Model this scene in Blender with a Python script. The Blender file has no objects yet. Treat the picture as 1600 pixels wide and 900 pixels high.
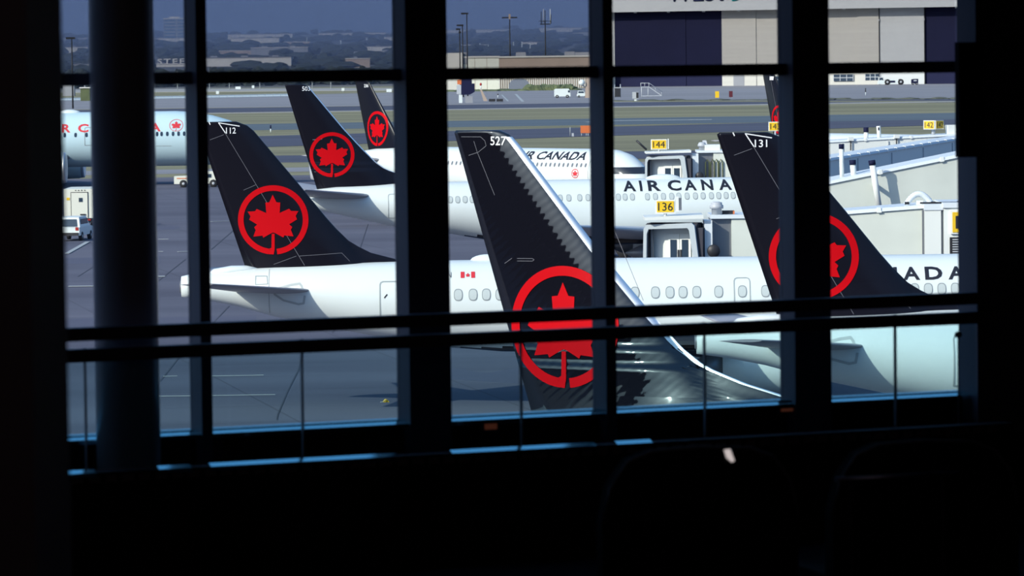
import bpy, bmesh, math, random
from mathutils import Vector, Matrix, Euler
random.seed(7)
C = bpy.context.scene.collection
SC = bpy.context.scene
# ---------------------------------------------------------------- camera
F = 6500.0                 # focal length in pixels of the 1600 wide frame
H = 14.0                   # eye height above the apron
HOR, ROLL = 84.0, 0.0125
cam_d = bpy.data.cameras.new('camera')
cam = bpy.data.objects.new('camera', cam_d); C.objects.link(cam)
cam_d.sensor_width = 36.0; cam_d.lens = 36.0 * F / 1600.0
cam_d.clip_start = 0.1; cam_d.clip_end = 20000
CR = Euler((math.radians(90) - math.atan((450 - HOR) / F), 0, 0)).to_matrix() @ Euler((0, 0, -ROLL)).to_matrix()
cam.matrix_world = Matrix.Translation((0, 0, H)) @ CR.to_4x4()
cam_d.dof.use_dof = True; cam_d.dof.focus_distance = 150; cam_d.dof.aperture_fstop = 5.6
SC.camera = cam
SC.view_settings.view_transform = 'Standard'
SC.view_settings.look = 'None'
SC.view_settings.exposure = 0.0
SC.view_settings.gamma = 1.0
SC.view_settings.use_curve_mapping = False
# ---------------------------------------------------------------- sky and sun
w = bpy.data.worlds.new('sky'); SC.world = w; w.use_nodes = True
nt = w.node_tree; nt.nodes.clear()
o_ = nt.nodes.new('ShaderNodeOutputWorld'); bg = nt.nodes.new('ShaderNodeBackground')
tc = nt.nodes.new('ShaderNodeTexCoord'); sx = nt.nodes.new('ShaderNodeSeparateXYZ'); rp = nt.nodes.new('ShaderNodeValToRGB')
nt.links.new(tc.outputs['Generated'], sx.inputs[0]); nt.links.new(sx.outputs['Z'], rp.inputs[0])
nt.links.new(bg.outputs[0], o_.inputs[0])
def wmath(op, x, y):
    n = nt.nodes.new('ShaderNodeMath'); n.operation = op
    for i, q in enumerate((x, y)):
        if hasattr(q, 'links'): nt.links.new(q, n.inputs[i])
        else: n.inputs[i].default_value = q
    return n.outputs[0]
SUN_AZ, SUN_EL = math.radians(48), math.radians(28)
sdir = Vector((math.sin(SUN_AZ) * math.cos(SUN_EL), math.cos(SUN_AZ) * math.cos(SUN_EL), -math.sin(SUN_EL)))
dt = nt.nodes.new('ShaderNodeVectorMath'); dt.operation = 'DOT_PRODUCT'; nt.links.new(tc.outputs['Generated'], dt.inputs[0]); dt.inputs[1].default_value = -sdir
cl = wmath('MAXIMUM', dt.outputs['Value'], 0.0)
glow = wmath('ADD', wmath('MULTIPLY', wmath('POWER', cl, 14.0), 3.0), wmath('MULTIPLY', wmath('POWER', cl, 90.0), 3.0))   # bright hazy sky round the sun
ax = nt.nodes.new('ShaderNodeMix'); ax.data_type = 'RGBA'; ax.blend_type = 'ADD'; ax.inputs[0].default_value = 1.0; ax.clamp_result = False
gc = nt.nodes.new('ShaderNodeVectorMath'); gc.operation = 'SCALE'; gc.inputs[0].default_value = (.95, 1.0, .95); nt.links.new(glow, gc.inputs['Scale'])
nt.links.new(rp.outputs[0], ax.inputs[6]); nt.links.new(gc.outputs[0], ax.inputs[7]); nt.links.new(ax.outputs[2], bg.inputs[0])
e = rp.color_ramp.elements
e[0].position = 0.0; e[0].color = (.21, .31, .52, 1)
e[1].position = 1.0; e[1].color = (.14, .32, .66, 1)
k_ = e.new(.02); k_.color = (.19, .29, .50, 1)
k_ = e.new(.25); k_.color = (.14, .32, .64, 1)
bg.inputs[1].default_value = 1.0
sun_d = bpy.data.lights.new('sun', 'SUN'); sun = bpy.data.objects.new('sun', sun_d); C.objects.link(sun)
sun.rotation_euler = sdir.to_track_quat('-Z', 'Y').to_euler()
sun.location = (-60, -60, 80)
sun_d.energy = 4.3; sun_d.angle = math.radians(.6); sun_d.color = (1.0, .95, .84)

lm_d = bpy.data.lights.new('room_fill', 'AREA'); lm = bpy.data.objects.new('room_fill', lm_d); C.objects.link(lm)  # unseen fill light, added to lift the blacks of the dark room
lm_d.shape = 'RECTANGLE'; lm_d.size = 8; lm_d.size_y = 4; lm_d.energy = 65; lm_d.color = (1.0, .78, .82); lm.location = (0, 9, 17.0)
# ---------------------------------------------------------------- helpers
PI = math.pi
def ray(px, py):
    return (CR @ Vector(((px - 800) / F, (450 - py) / F, -1))).normalized()
def atY(px, py, y):
    d = ray(px, py); t = y / d.y
    return Vector((d.x * t, y, H + d.z * t))
def gnd(px, py, z=0.0):
    d = ray(px, py); t = (z - H) / d.z
    return Vector((d.x * t, d.y * t, z))

def mat(name, col, rough=.6, metal=0, spec=.5, emit=None, estr=1, noise=None, coat=0, scale=1.0, stretch=(1, 1, 1)):
    m = bpy.data.materials.new(name); m.use_nodes = True
    n = m.node_tree.nodes; l = m.node_tree.links; p = n['Principled BSDF']
    p.inputs['Base Color'].default_value = (*col, 1); p.inputs['Roughness'].default_value = rough
    p.inputs['Metallic'].default_value = metal; p.inputs['Specular IOR Level'].default_value = spec
    if coat: p.inputs['Coat Weight'].default_value = coat; p.inputs['Coat Roughness'].default_value = .05
    if emit: p.inputs['Emission Color'].default_value = (*emit, 1); p.inputs['Emission Strength'].default_value = estr
    if noise:
        t = n.new('ShaderNodeTexCoord'); mp = n.new('ShaderNodeMapping'); mp.inputs['Scale'].default_value = stretch
        ns = n.new('ShaderNodeTexNoise'); ns.inputs['Scale'].default_value = scale; ns.inputs['Detail'].default_value = 5
        r = n.new('ShaderNodeValToRGB')
        r.color_ramp.elements[0].position = .3; r.color_ramp.elements[1].position = .7
        r.color_ramp.elements[0].color = (*[c * (1 - noise) for c in col], 1)
        r.color_ramp.elements[1].color = (*[min(1, c * (1 + noise)) for c in col], 1)
        l.new(t.outputs['Object'], mp.inputs[0]); l.new(mp.outputs[0], ns.inputs['Vector'])
        l.new(ns.outputs['Fac'], r.inputs[0]); l.new(r.outputs[0], p.inputs['Base Color'])
    return m
def glass(name, tint, refl=.03, stripes=None):
    m = bpy.data.materials.new(name); m.use_nodes = True
    n = m.node_tree.nodes; l = m.node_tree.links; n.clear()
    o = n.new('ShaderNodeOutputMaterial'); mx = n.new('ShaderNodeMixShader'); t = n.new('ShaderNodeBsdfTransparent'); g = n.new('ShaderNodeBsdfGlossy')
    t.inputs[0].default_value = (*[math.sqrt(c) for c in tint], 1); g.inputs['Roughness'].default_value = .02
    g.inputs[0].default_value = (1, 1, 1, 1)
    mx.inputs[0].default_value = refl
    l.new(t.outputs[0], mx.inputs[1]); l.new(g.outputs[0], mx.inputs[2]); l.new(mx.outputs[0], o.inputs[0])
    if stripes:
        c = n.new('ShaderNodeTexCoord'); wv = n.new('ShaderNodeTexWave'); wv.bands_direction = 'Z'; wv.inputs['Scale'].default_value = stripes
        r = n.new('ShaderNodeValToRGB')
        a = [math.sqrt(x) for x in tint]
        r.color_ramp.elements[0].color = (*[x * .965 for x in a], 1); r.color_ramp.elements[1].color = (*[min(1, x * 1.03) for x in a], 1)
        l.new(c.outputs['Object'], wv.inputs['Vector']); l.new(wv.outputs['Fac'], r.inputs[0]); l.new(r.outputs[0], t.inputs[0])
    return m

class MB:
    """collects shapes into one mesh"""
    def __init__(s): s.bm = bmesh.new(); s.mi = 0
    def face(s, vs, smooth=False):
        try:
            f = s.bm.faces.new(vs); f.material_index = s.mi; f.smooth = smooth; return f
        except ValueError: return None
    def box(s, a, b, M=None):
        x0, y0, z0 = a; x1, y1, z1 = b
        co = [(x0,y0,z0),(x1,y0,z0),(x1,y1,z0),(x0,y1,z0),(x0,y0,z1),(x1,y0,z1),(x1,y1,z1),(x0,y1,z1)]
        v = [s.bm.verts.new(M @ Vector(c) if M else c) for c in co]
        for q in ((0,3,2,1),(4,5,6,7),(0,1,5,4),(1,2,6,5),(2,3,7,6),(3,0,4,7)): s.face([v[i] for i in q])
        return s
    def hexa(s, lo, hi):
        v = [s.bm.verts.new(c) for c in lo] + [s.bm.verts.new(c) for c in hi]
        n = len(lo)
        s.face(v[:n][::-1]); s.face(v[n:])
        for i in range(n): s.face([v[i], v[(i+1) % n], v[n + (i+1) % n], v[n + i]])
        return s
    def prism(s, poly, a, b, axis='y'):
        """poly of 2D points; extruded along axis from a to b"""
        def p3(p, t): return {'y': (p[0], t, p[1]), 'x': (t, p[0], p[1]), 'z': (p[0], p[1], t)}[axis]
        return s.hexa([p3(p, a) for p in poly], [p3(p, b) for p in poly])
    def loft(s, rings, cap=True, smooth=True, closed=True):
        R = [[s.bm.verts.new(p) for p in r] for r in rings]
        n = len(R[0])
        for a, b in zip(R, R[1:]):
            for i in range(n if closed else n - 1):
                s.face([a[i], a[(i+1) % n], b[(i+1) % n], b[i]], smooth)
        if cap: s.face(R[0][::-1]); s.face(R[-1])
        return s
    def tube(s, p0, p1, r0, r1=None, n=12, smooth=True):
        p0, p1 = Vector(p0), Vector(p1); r1 = r0 if r1 is None else r1
        d = (p1 - p0).normalized(); u = d.orthogonal().normalized(); w_ = d.cross(u)
        rg = lambda p, r: [p + (u * math.cos(2*PI*i/n) + w_ * math.sin(2*PI*i/n)) * r for i in range(n)]
        return s.loft([rg(p0, r0), rg(p1, r1)], smooth=smooth)
    def path(s, pts, r, n=8):
        pts = [Vector(p) for p in pts]; rings = []
        for i, p in enumerate(pts):
            d = (pts[min(i+1, len(pts)-1)] - pts[max(i-1, 0)]).normalized()
            u = d.cross(Vector((0.3, .1, 1))).normalized(); w_ = d.cross(u)
            rings.append([p + (u * math.cos(2*PI*k/n) + w_ * math.sin(2*PI*k/n)) * r for k in range(n)])
        return s.loft(rings)
    def lathe(s, prof, c=(0, 0, 0), axis='z', n=24):
        rings = []
        for r, t in prof:
            rings.append([])
            for i in range(n):
                a = 2*PI*i/n; p = (r*math.cos(a), r*math.sin(a), t) if axis == 'z' else (t, r*math.cos(a), r*math.sin(a)) if axis == 'x' else (r*math.cos(a), t, r*math.sin(a))
                rings[-1].append(Vector(p) + Vector(c))
        return s.loft(rings)
    def blob(s, c, r, sub=1, jit=.25):
        t = bmesh.ops.create_icosphere(s.bm, subdivisions=sub, radius=1)
        for v in t['verts']:
            k = 1 + random.uniform(-jit, jit)
            v.co = Vector(c) + Vector((v.co.x * r[0], v.co.y * r[1], v.co.z * r[2])) * k
        return s
    def build(s, name, m, parent=None, loc=None, fix=True):
        if fix: bmesh.ops.recalc_face_normals(s.bm, faces=s.bm.faces)
        me = bpy.data.meshes.new(name); s.bm.to_mesh(me); s.bm.free()
        for x in (m if isinstance(m, (list, tuple)) else [m]): me.materials.append(x)
        o = bpy.data.objects.new(name, me); C.objects.link(o)
        if parent: o.parent = parent
        if loc is not None: o.location = loc
        return o
def tag(o, label=None, cat=None, group=None, kind=None):
    if label: o['label'] = label
    if cat: o['category'] = cat
    if group: o['group'] = group
    if kind: o['kind'] = kind
    return o
def thing(name, label, cat, loc=(0, 0, 0), rz=0, group=None):
    o = bpy.data.objects.new(name, None); C.objects.link(o)
    o.location = loc; o.rotation_euler = (0, 0, rz); o.empty_display_size = .5
    return tag(o, label, cat, group)
def copy_tree(o, parent=None):
    c = o.copy(); C.objects.link(c)
    if parent: c.parent = parent
    for ch in list(o.children): copy_tree(ch, c)
    return c
def interp(t, x):
    if x <= t[0][0]: return t[0][1:]
    for a, b in zip(t, t[1:]):
        if x <= b[0]:
            k = (x - a[0]) / (b[0] - a[0]); return tuple(p + (q - p) * k for p, q in zip(a[1:], b[1:]))
    return t[-1][1:]
def text_mesh(s, space=1.0, bold=0.0):
    """flat text as a bmesh: cap height 1, left edge at x 0, in the XZ plane"""
    cu = bpy.data.curves.new('lettering', 'FONT'); cu.body = s; cu.size = 1; cu.space_character = space; cu.offset = bold; cu.resolution_u = 3
    ob = bpy.data.objects.new('lettering', cu); C.objects.link(ob)
    dg = bpy.context.evaluated_depsgraph_get(); me = bpy.data.meshes.new_from_object(ob.evaluated_get(dg))
    bm = bmesh.new(); bm.from_mesh(me)
    bpy.data.objects.remove(ob); bpy.data.curves.remove(cu); bpy.data.meshes.remove(me)
    bm.normal_update(); bmesh.ops.triangulate(bm, faces=bm.faces)
    xs = [v.co.x for v in bm.verts]; ys = [v.co.y for v in bm.verts]
    x0 = min(xs); h = max(ys) - min(ys); y0 = min(ys)
    for v in bm.verts: v.co = Vector(((v.co.x - x0) / h, 0, (v.co.y - y0) / h))
    return bm
def cuts(bm, dx, dz):
    for ax, step in ((0, dx), (2, dz)):
        c = [v.co[ax] for v in bm.verts]; a, b = min(c), max(c); k = math.floor(a / step) + 1
        while k * step < b:
            co = Vector((0, 0, 0)); co[ax] = k * step; no = Vector((0, 0, 0)); no[ax] = 1
            bmesh.ops.bisect_plane(bm, geom=bm.verts[:] + bm.edges[:] + bm.faces[:], plane_co=co, plane_no=no, dist=1e-5); k += 1
def put_bm(bm, name, m, parent):
    s = MB(); s.bm.free(); s.bm = bm
    bmesh.ops.recalc_face_normals(bm, faces=bm.faces)
    o = s.build(name, m, parent, fix=False); return o
def flat_text(s, name, m, parent, p, ux, h, up=Vector((0, 0, 1)), wide=1.0, space=1.0, width=None, bold=0.0, lift=.01):
    """text laid on a plane: p lower-left corner, ux unit direction of reading"""
    bm = text_mesh(s, space, bold); ux = Vector(ux).normalized(); n = ux.cross(up).normalized()
    wd = max(v.co.x for v in bm.verts); sc = (width / wd) if width else h * wide
    for v in bm.verts: v.co = Vector(p) + ux * v.co.x * sc + up * v.co.z * h + n * lift
    return put_bm(bm, name, m, parent)
LEAF = [(0,.73),(.10,.51),(.21,.50),(.19,.20),(.46,.32),(.51,.255),(.72,.245),(.64,.11),(.68,.01),(.455,-.13),(.54,-.21),(.50,-.29),(.57,-.48),(.31,-.452),(.285,-.51),(.03,-.37)]
def roundel_bm(stem=True, thin=.16):
    bm = bmesh.new()
    pts = LEAF + [(-x, z) for x, z in LEAF[:0:-1]]
    def ng(p): return bm.faces.new([bm.verts.new((x, 0, z)) for x, z in p])
    ng(pts)
    ng([(-.045,-.40),(.035,-.40),(.035,-.6),(.03,-.85),(.0,-1.0),(-.16,-.985),(-.13,-.84),(-.06,-.80)])
    n = 72; a0 = math.radians(-84); a1 = math.radians(270 - 6)
    ri = 1 - thin
    V = [(bm.verts.new((math.cos(a0 + (a1-a0)*i/n), 0, math.sin(a0 + (a1-a0)*i/n))), bm.verts.new((ri*math.cos(a0 + (a1-a0)*i/n), 0, ri*math.sin(a0 + (a1-a0)*i/n)))) for i in range(n+1)]
    for a, b in zip(V, V[1:]): bm.faces.new([a[0], b[0], b[1], a[1]])
    bm.normal_update(); bmesh.ops.triangulate(bm, faces=bm.faces)
    return bm

# ---------------------------------------------------------------- materials
M = {}
M['white'] = mat('white_paint', (.70, .755, .74), .3, coat=.2)
M['ice'] = mat('pale_blue_paint', (.52, .68, .72), .3, coat=.2)
M['black'] = mat('black_paint', (.006, .0055, .010), .22, spec=.28)
M['gloss_black'] = mat('polished_black_paint', (.006, .006, .010), .05, spec=1.0)
def ripple(m, spacing, amp):
    """fine waviness of riveted skin, running along the leading edge"""
    n, l = m.node_tree.nodes, m.node_tree.links; p = n['Principled BSDF']
    t = n.new('ShaderNodeTexCoord'); mp = n.new('ShaderNodeMapping'); mp.vector_type = 'POINT'; mp.inputs['Rotation'].default_value = (0, math.radians(-50), 0)
    wv = n.new('ShaderNodeTexWave'); wv.wave_type = 'BANDS'; wv.bands_direction = 'X'; wv.wave_profile = 'SIN'
    wv.inputs['Scale'].default_value = 2 * PI / 20 / spacing; wv.inputs['Distortion'].default_value = 2.2; wv.inputs['Detail'].default_value = 2; wv.inputs['Detail Scale'].default_value = 1.2
    b = n.new('ShaderNodeBump'); b.inputs['Strength'].default_value = 1; b.inputs['Distance'].default_value = amp
    l.new(t.outputs['Object'], mp.inputs[0]); l.new(mp.outputs[0], wv.inputs['Vector']); l.new(wv.outputs['Fac'], b.inputs['Height']); l.new(b.outputs[0], p.inputs['Normal'])
ripple(M['gloss_black'], .17, .0009)
M['red'] = mat('red_paint', (.52, .0015, .006), .5, spec=.08)
M['red_print'] = mat('red_print', (.62, .03, .04), .5)
M['white_print'] = mat('white_print', (.8, .8, .8), .5)
M['ink'] = mat('black_print', (.012, .012, .02), .5)
M['grey_line'] = mat('grey_seam', (.34, .38, .38), .6)
M['thin_line'] = mat('pale_seam', (.11, .11, .13), .6)
M['window'] = mat('cabin_window', (.50, .55, .54), .3)
M['window_rim'] = mat('cabin_window_rim', (.24, .27, .28), .5)
M['dark_window'] = mat('dark_window', (.03, .05, .08), .1)
M['cockpit'] = mat('cockpit_glass', (.02, .025, .04), .08)
M['polished'] = mat('polished_metal', (.92, .93, .94), .5, metal=1)
M['metal'] = mat('grey_metal', (.25, .26, .28), .4, metal=.6)
M['dark_metal'] = mat('dark_metal', (.03, .03, .035), .5, metal=.3)
M['grey'] = mat('light_grey_paint', (.45, .47, .50), .4)
M['tyre'] = mat('tyre_rubber', (.015, .015, .018), .8)
M['cream'] = mat('cream_panel', (.72, .72, .62), .5)
M['bridge'] = mat('bridge_panel', (.66, .69, .62), .45, noise=.05, scale=.8)
M['bridge_white'] = mat('bridge_white_panel', (.78, .80, .76), .45)
M['bridge_trim'] = mat('bridge_trim', (.72, .77, .80), .4)
M['bellows'] = mat('bellows_fabric', (.035, .035, .05), .8)
M['awning'] = mat('canopy_fabric', (.42, .47, .50), .7)
M['yellow'] = mat('yellow_sign_face', (.80, .50, .012), .5)
M['orange'] = mat('orange_panel', (.62, .16, .05), .5)
M['truck_red'] = mat('red_vehicle_paint', (.35, .02, .015), .4)
M['asphalt'] = mat('dark_asphalt', (.052, .055, .085), .85, noise=.18, scale=.06, stretch=(.2, 1, 1))
M['asphalt_blue'] = mat('worn_asphalt', (.080, .105, .125), .85, noise=.12, scale=.05, stretch=(.1, 1, 1))
M['concrete'] = mat('pale_concrete', (.215, .21, .225), .85, noise=.12, scale=.03, stretch=(.25, 1, 1))
M['kerb'] = mat('kerb_concrete', (.30, .29, .27), .85)
M['mark'] = mat('white_marking', (.36, .38, .38), .7)
M['grass'] = mat('dry_grass', (.185, .172, .095), .95, noise=.32, scale=.05, stretch=(.12, 1, 1))
M['tree'] = mat('tree_foliage', (.018, .028, .026), .9, noise=.4, scale=.15)
M['bldg'] = mat('pale_wall_panel', (.62, .60, .55), .7, noise=.06, scale=.1)
M['bldg_warm'] = mat('tan_wall_panel', (.40, .31, .25), .7, noise=.08, scale=.1)
M['bldg_grey'] = mat('grey_wall_panel', (.26, .27, .30), .7, noise=.08, scale=.1)
M['roof'] = mat('grey_roof', (.20, .20, .22), .8)
M['hangar_navy'] = mat('navy_door_panel', (.010, .012, .045), .7, spec=.15, noise=.08, scale=.1)
M['hangar_beige'] = mat('beige_door_panel', (.53, .515, .47), .6, noise=.04, scale=.4, stretch=(.1, .1, 3))
M['hangar_white'] = mat('white_wall_panel', (.54, .56, .565), .6, noise=.03, scale=.4, stretch=(.1, .1, 3))
M['navy_print'] = mat('navy_lettering', (.02, .025, .09), .5)
M['teal_print'] = mat('teal_lettering', (.0, .30, .33), .5)
M['mullion'] = mat('dark_anodised_frame', (.08, .075, .10), .5, spec=.3)
M['room_black'] = mat('dark_room_paint', (.016, .012, .014), .8, spec=.1)
M['carpet'] = mat('dark_carpet', (.014, .010, .013), .95, spec=.05, noise=.4, scale=6)
M['leather'] = mat('black_leather', (.004, .004, .005), .85, spec=.03)
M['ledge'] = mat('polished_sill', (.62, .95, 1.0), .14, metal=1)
M['facade'] = mat('terminal_cladding', (.035, .035, .04), 1.0, spec=0)
M['glass_clear'] = glass('clear_glass', (.95, .97, .97), .02)
M['glass_frit'] = glass('fritted_glass', (.46, .455, .465), .01, stripes=38)
M['glass_guard'] = glass('tinted_guard_glass', (.58, .78, .80), .02)
M['amber'] = mat('amber_light_spot', (.3, .05, .02), .4, emit=(1, .22, .12), estr=.055)  # glows in place of reflected indoor lights
M['glint'] = mat('glint_glow', (.8, .8, .8), .4, emit=(1, .88, .85), estr=.55)  # glows in place of a bright reflection on the chair
M['tailplane'] = mat('tailplane_grey', (.30, .30, .33), .4)
M['seal'] = mat('seal_grey', (.42, .46, .46), .6)
# ================================================================ the aircraft
def naca(s): return (.2969*math.sqrt(max(s, 0)) - .126*s - .3516*s*s + .2843*s**3 - .1036*s**4) / .1
SS = [0, .006, .02, .05, .10, .18, .28, .40, .52, .64, .76, .88, 1.0]
def aero_ring(le, te, half, up):
    """aerofoil ring between a leading and a trailing edge point, half thickness along the vector up"""
    le, te, up = Vector(le), Vector(te), Vector(up)
    a = [le.lerp(te, s) + up * (naca(s) * half) for s in SS]
    b = [le.lerp(te, s) - up * (naca(s) * half) for s in SS[-2:0:-1]]
    return a + b
class Plane:
    def __init__(s, name, label, loc, yaw, secs, cat='aeroplane'):
        s.X0, s.Y0 = loc; s.yaw = math.radians(yaw); s.c, s.s_ = math.cos(s.yaw), math.sin(s.yaw)
        s.root = thing(name, label, cat, (loc[0], loc[1], 0), s.yaw)
        s.secs = secs
    def loc(s, px, py, y=-1.8):
        k = ((ray(px, py).x) / ray(px, py).y)
        x = (k * (s.Y0 + y * s.c) - s.X0 + y * s.s_) / (s.c - k * s.s_)
        return x, atY(px, py, s.Y0 + x * s.s_ + y * s.c).z
    def sec(s, x): return interp(s.secs, x)         # top, bottom, half width
    def ysurf(s, x, z):
        t, b, ry = s.sec(x); q = (z - (t + b) / 2) / ((t - b) / 2)
        return -ry * math.sqrt(max(0, 1 - q * q))
    def fuselage(s, paint, belly, zb, n=56):
        m = MB(); xs = []
        for a, b in zip(s.secs, s.secs[1:]):
            k = max(1, int((b[0] - a[0]) / 1.0) + 1); xs += [a[0] + (b[0] - a[0]) * i / k for i in range(k)]
        xs.append(s.secs[-1][0]); rings = []
        for x in xs:
            t, b, ry = s.sec(x); zc, rz = (t + b) / 2, (t - b) / 2
            rings.append([(x, -ry * math.cos(2*PI*i/n), zc + rz * math.sin(2*PI*i/n)) for i in range(n)])
        m.loft(rings)
        for f in m.bm.faces:
            if f.calc_center_median().z < zb: f.material_index = 1
        s.fus = m.build('fuselage', [paint, belly], s.root); return s.fus
    def drape(s, bm, lift=.012, cut=(.4, .1)):
        cuts(bm, *cut)
        for v in bm.verts:
            t, b, ry = s.sec(v.co.x); q = max(-.999, min(.999, (v.co.z - (t + b) / 2) / ((t - b) / 2)))
            nz = q / ((t - b) / 2); ny = -math.sqrt(1 - q*q) / ry; l = math.hypot(nz, ny)
            v.co.y = s.ysurf(v.co.x, v.co.z) + lift * ny / l; v.co.z += lift * nz / l
    def title(s, txt, x0, x1, z0, z1, m, name='title_lettering', space=1.0, bold=0.0):
        bm = text_mesh(txt, space, bold); wd = max(v.co.x for v in bm.verts)
        for v in bm.verts: v.co = Vector((x0 + v.co.x / wd * (x1 - x0), 0, z0 + v.co.z * (z1 - z0)))
        s.drape(bm); return put_bm(bm, name, m, s.root)
    def letters(s, spec, z0, z1, m, name='title_lettering', bold=.03):
        """a title with every letter at its own place: (letter, x0, x1)"""
        out = bmesh.new()
        for ch, x0, x1 in spec:
            bm = text_mesh(ch, 1.0, bold); wd = max(v.co.x for v in bm.verts)
            for v in bm.verts: v.co = Vector((x0 + v.co.x / wd * (x1 - x0), 0, z0 + v.co.z * (z1 - z0)))
            s.drape(bm); me = bpy.data.meshes.new('letter'); bm.to_mesh(me); bm.free(); out.from_mesh(me); bpy.data.meshes.remove(me)
        return put_bm(out, name, m, s.root)
    def line(s, pts, wd, m, name, on='fuselage', lift=.012):
        bm = bmesh.new(); bm2 = MB(); bm2.bm.free(); bm2.bm = bm
        for a, b in zip(pts, pts[1:]):
            a, b = Vector((a[0], 0, a[1])), Vector((b[0], 0, b[1])); d = (b - a).normalized(); n = Vector((-d.z, 0, d.x)) * wd / 2
            a2, b2 = a - d * wd * .3, b + d * wd * .3
            bm.faces.new([bm.verts.new(q) for q in (a2 - n, b2 - n, b2 + n, a2 + n)])
        if on == 'fuselage': s.drape(bm, lift)
        else: s.drape_fin(bm, lift)
        return put_bm(bm, name, m, s.root)
    def window_row(s, xs, z, wd, ht, pane=None, rim=None):
        pane = pane or M['window']; rim = rim or M['window_rim']; first = None
        for x in xs:
            if first is None or abs(s.sec(x)[0] - s.sec(x0)[0]) + abs(s.sec(x)[1] - s.sec(x0)[1]) > .02:
                def disc(k, lift, nm, mt, par):
                    bm = bmesh.new(); n = 20
                    sup = lambda a: (math.copysign(abs(math.cos(a)) ** .75, math.cos(a)) * wd / 2 * k, math.copysign(abs(math.sin(a)) ** .75, math.sin(a)) * ht / 2 * k)
                    bm.faces.new([bm.verts.new((x + sup(2*PI*i/n)[0], 0, z + sup(2*PI*i/n)[1])) for i in range(n)])
                    bm.normal_update(); bmesh.ops.triangulate(bm, faces=bm.faces); s.drape(bm, lift, (.2, .08))
                    y0 = s.ysurf(x, z)
                    for v in bm.verts: v.co -= Vector((x, y0, z))
                    o = put_bm(bm, nm, mt, par); return o
                first = disc(1.0, .012, 'cabin_window', rim, s.root); p = disc(.84, .02, 'window_pane', pane, first)
                first.location = (x, s.ysurf(x, z), z); x0 = x
            else:
                o = copy_tree(first, s.root); o.location = (x, s.ysurf(x, z), z)
    def door(s, x0, x1, z0, z1, m, wd=.05, name='cabin_door'):
        r = .12
        pts = [(x0, z0), (x0, z1 - r), (x0 + r*.3, z1 - r*.3), (x0 + r, z1), (x1 - r, z1), (x1 - r*.3, z1 - r*.3), (x1, z1 - r), (x1, z0), (x0, z0)]
        return s.line(pts, wd, m, name)
    # ---- fin
    def fin(s, le, te, half, m, cap=None):
        """le, te: lists (z, x); half: list (z, half thickness)"""
        s.le, s.te, s.half = le, te, half
        zs = sorted({z for z, _ in le} | {z for z, _ in te}); mb = MB(); R = []
        z0, z1 = zs[0], zs[-1]; n = 48
        zz = sorted(set(zs + [z0 + (z1 - z0) * i / n for i in range(n + 1)]))
        for z in zz:
            a, b, h = interp(le, z)[0], interp(te, z)[0], interp(half, z)[0]
            R.append(s.fin_ring(z))
        mb.loft(R); s.finm = mb.build('tail_fin', m, s.root)
        return s.finm
    def chord(s, z):
        a, b = interp(s.le, z)[0], interp(s.te, z)[0]
        return a, b
    def main_le(s, z):
        zk = 8.3
        if z >= zk: return interp(s.le, z)[0]
        xa, xb = interp(s.le, zk)[0], interp(s.le, zk + 2)[0]
        return min(interp(s.le, z)[0], xa + (xa - xb) / 2 * (zk - z))
    def fin_half(s, x, z):
        a, b = s.chord(z); h = interp(s.half, z)[0]; ml = s.main_le(z)
        q = (ml - x) / max(.01, ml - b)
        main = naca(min(1, q)) * h if q > 0 else 0
        dors = .11 * math.sqrt(max(0, min(1, (a - x) / 1.4))) * max(0, min(1, (8.3 - z) / 1.5)) if z < 8.3 else 0   # thin fillet ahead of the main fin
        dors *= max(0, min(1, (x - b) / 1.5))
        y = math.sqrt(main * main + dors * dors)
        if s.flare: y += s.flare * math.exp(-(z - s.flare_z) / .30) * max(0, min(1, (a - x) / 1.2)) * max(0, min(1, (x - b - 2.2) / 1.6))
        return y
    flare, flare_z = 0, 6.15
    def fin_ring(s, z):
        a, b = s.chord(z); n = 26
        qs = [(k / n) ** 1.9 for k in range(n + 1)]
        pts = [(a + (b - a) * q, s.fin_half(a + (b - a) * q, z) if 0 < q < 1 else 0.004 * q) for q in qs]
        return [(x, -y, z) for x, y in pts] + [(x, y, z) for x, y in pts[-2:0:-1]]
    def drape_fin(s, bm, lift=.012, cut=(.25, .25)):
        cuts(bm, *cut)
        for v in bm.verts: v.co.y = -(s.fin_half(v.co.x, v.co.z) + lift)
    def roundel(s, x, z, r, m, on='fin', name='roundel', rx=None, thin=.16):
        bm = roundel_bm(thin=thin); rx = rx or r
        for v in bm.verts: v.co = Vector((x + v.co.x * rx, 0, z + v.co.z * r))
        if on == 'fin': s.drape_fin(bm, .02)
        else: s.drape(bm, .014)
        return put_bm(bm, name, m, s.root)
    def fin_text(s, txt, x0, x1, z0, z1, m):
        bm = text_mesh(txt, 1.0, .01); wd = max(v.co.x for v in bm.verts)
        for v in bm.verts: v.co = Vector((x0 + v.co.x / wd * (x1 - x0), 0, z0 + v.co.z * (z1 - z0)))
        s.drape_fin(bm, .02); return put_bm(bm, 'fin_number', m, s.root)
    def leading_edge(s, m, z0, z1, frac=.06, inset=.0):
        mb = MB(); R = []; n = 40
        for i in range(n + 1):
            z = z0 + (z1 - z0) * i / n; a, b = s.chord(z); h = interp(s.half, z)[0]
            qs = [frac * (k / 6) ** 1.6 for k in range(6, -1, -1)]; w_ = min(1.0, 1.6 / (a - b)) if a - b > 1.6 else 1
            P = [(a + (b - a) * q * w_ + .015 * (1 - q / frac), -(s.fin_half(a + (b - a) * q * w_, z) + .012)) for q in qs]
            R.append([(x, y, z) for x, y in P] + [(x, -y, z) for x, y in P[-2::-1]])
        mb.loft(R, cap=False, closed=False); return mb.build('leading_edge', m, s.root)
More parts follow.
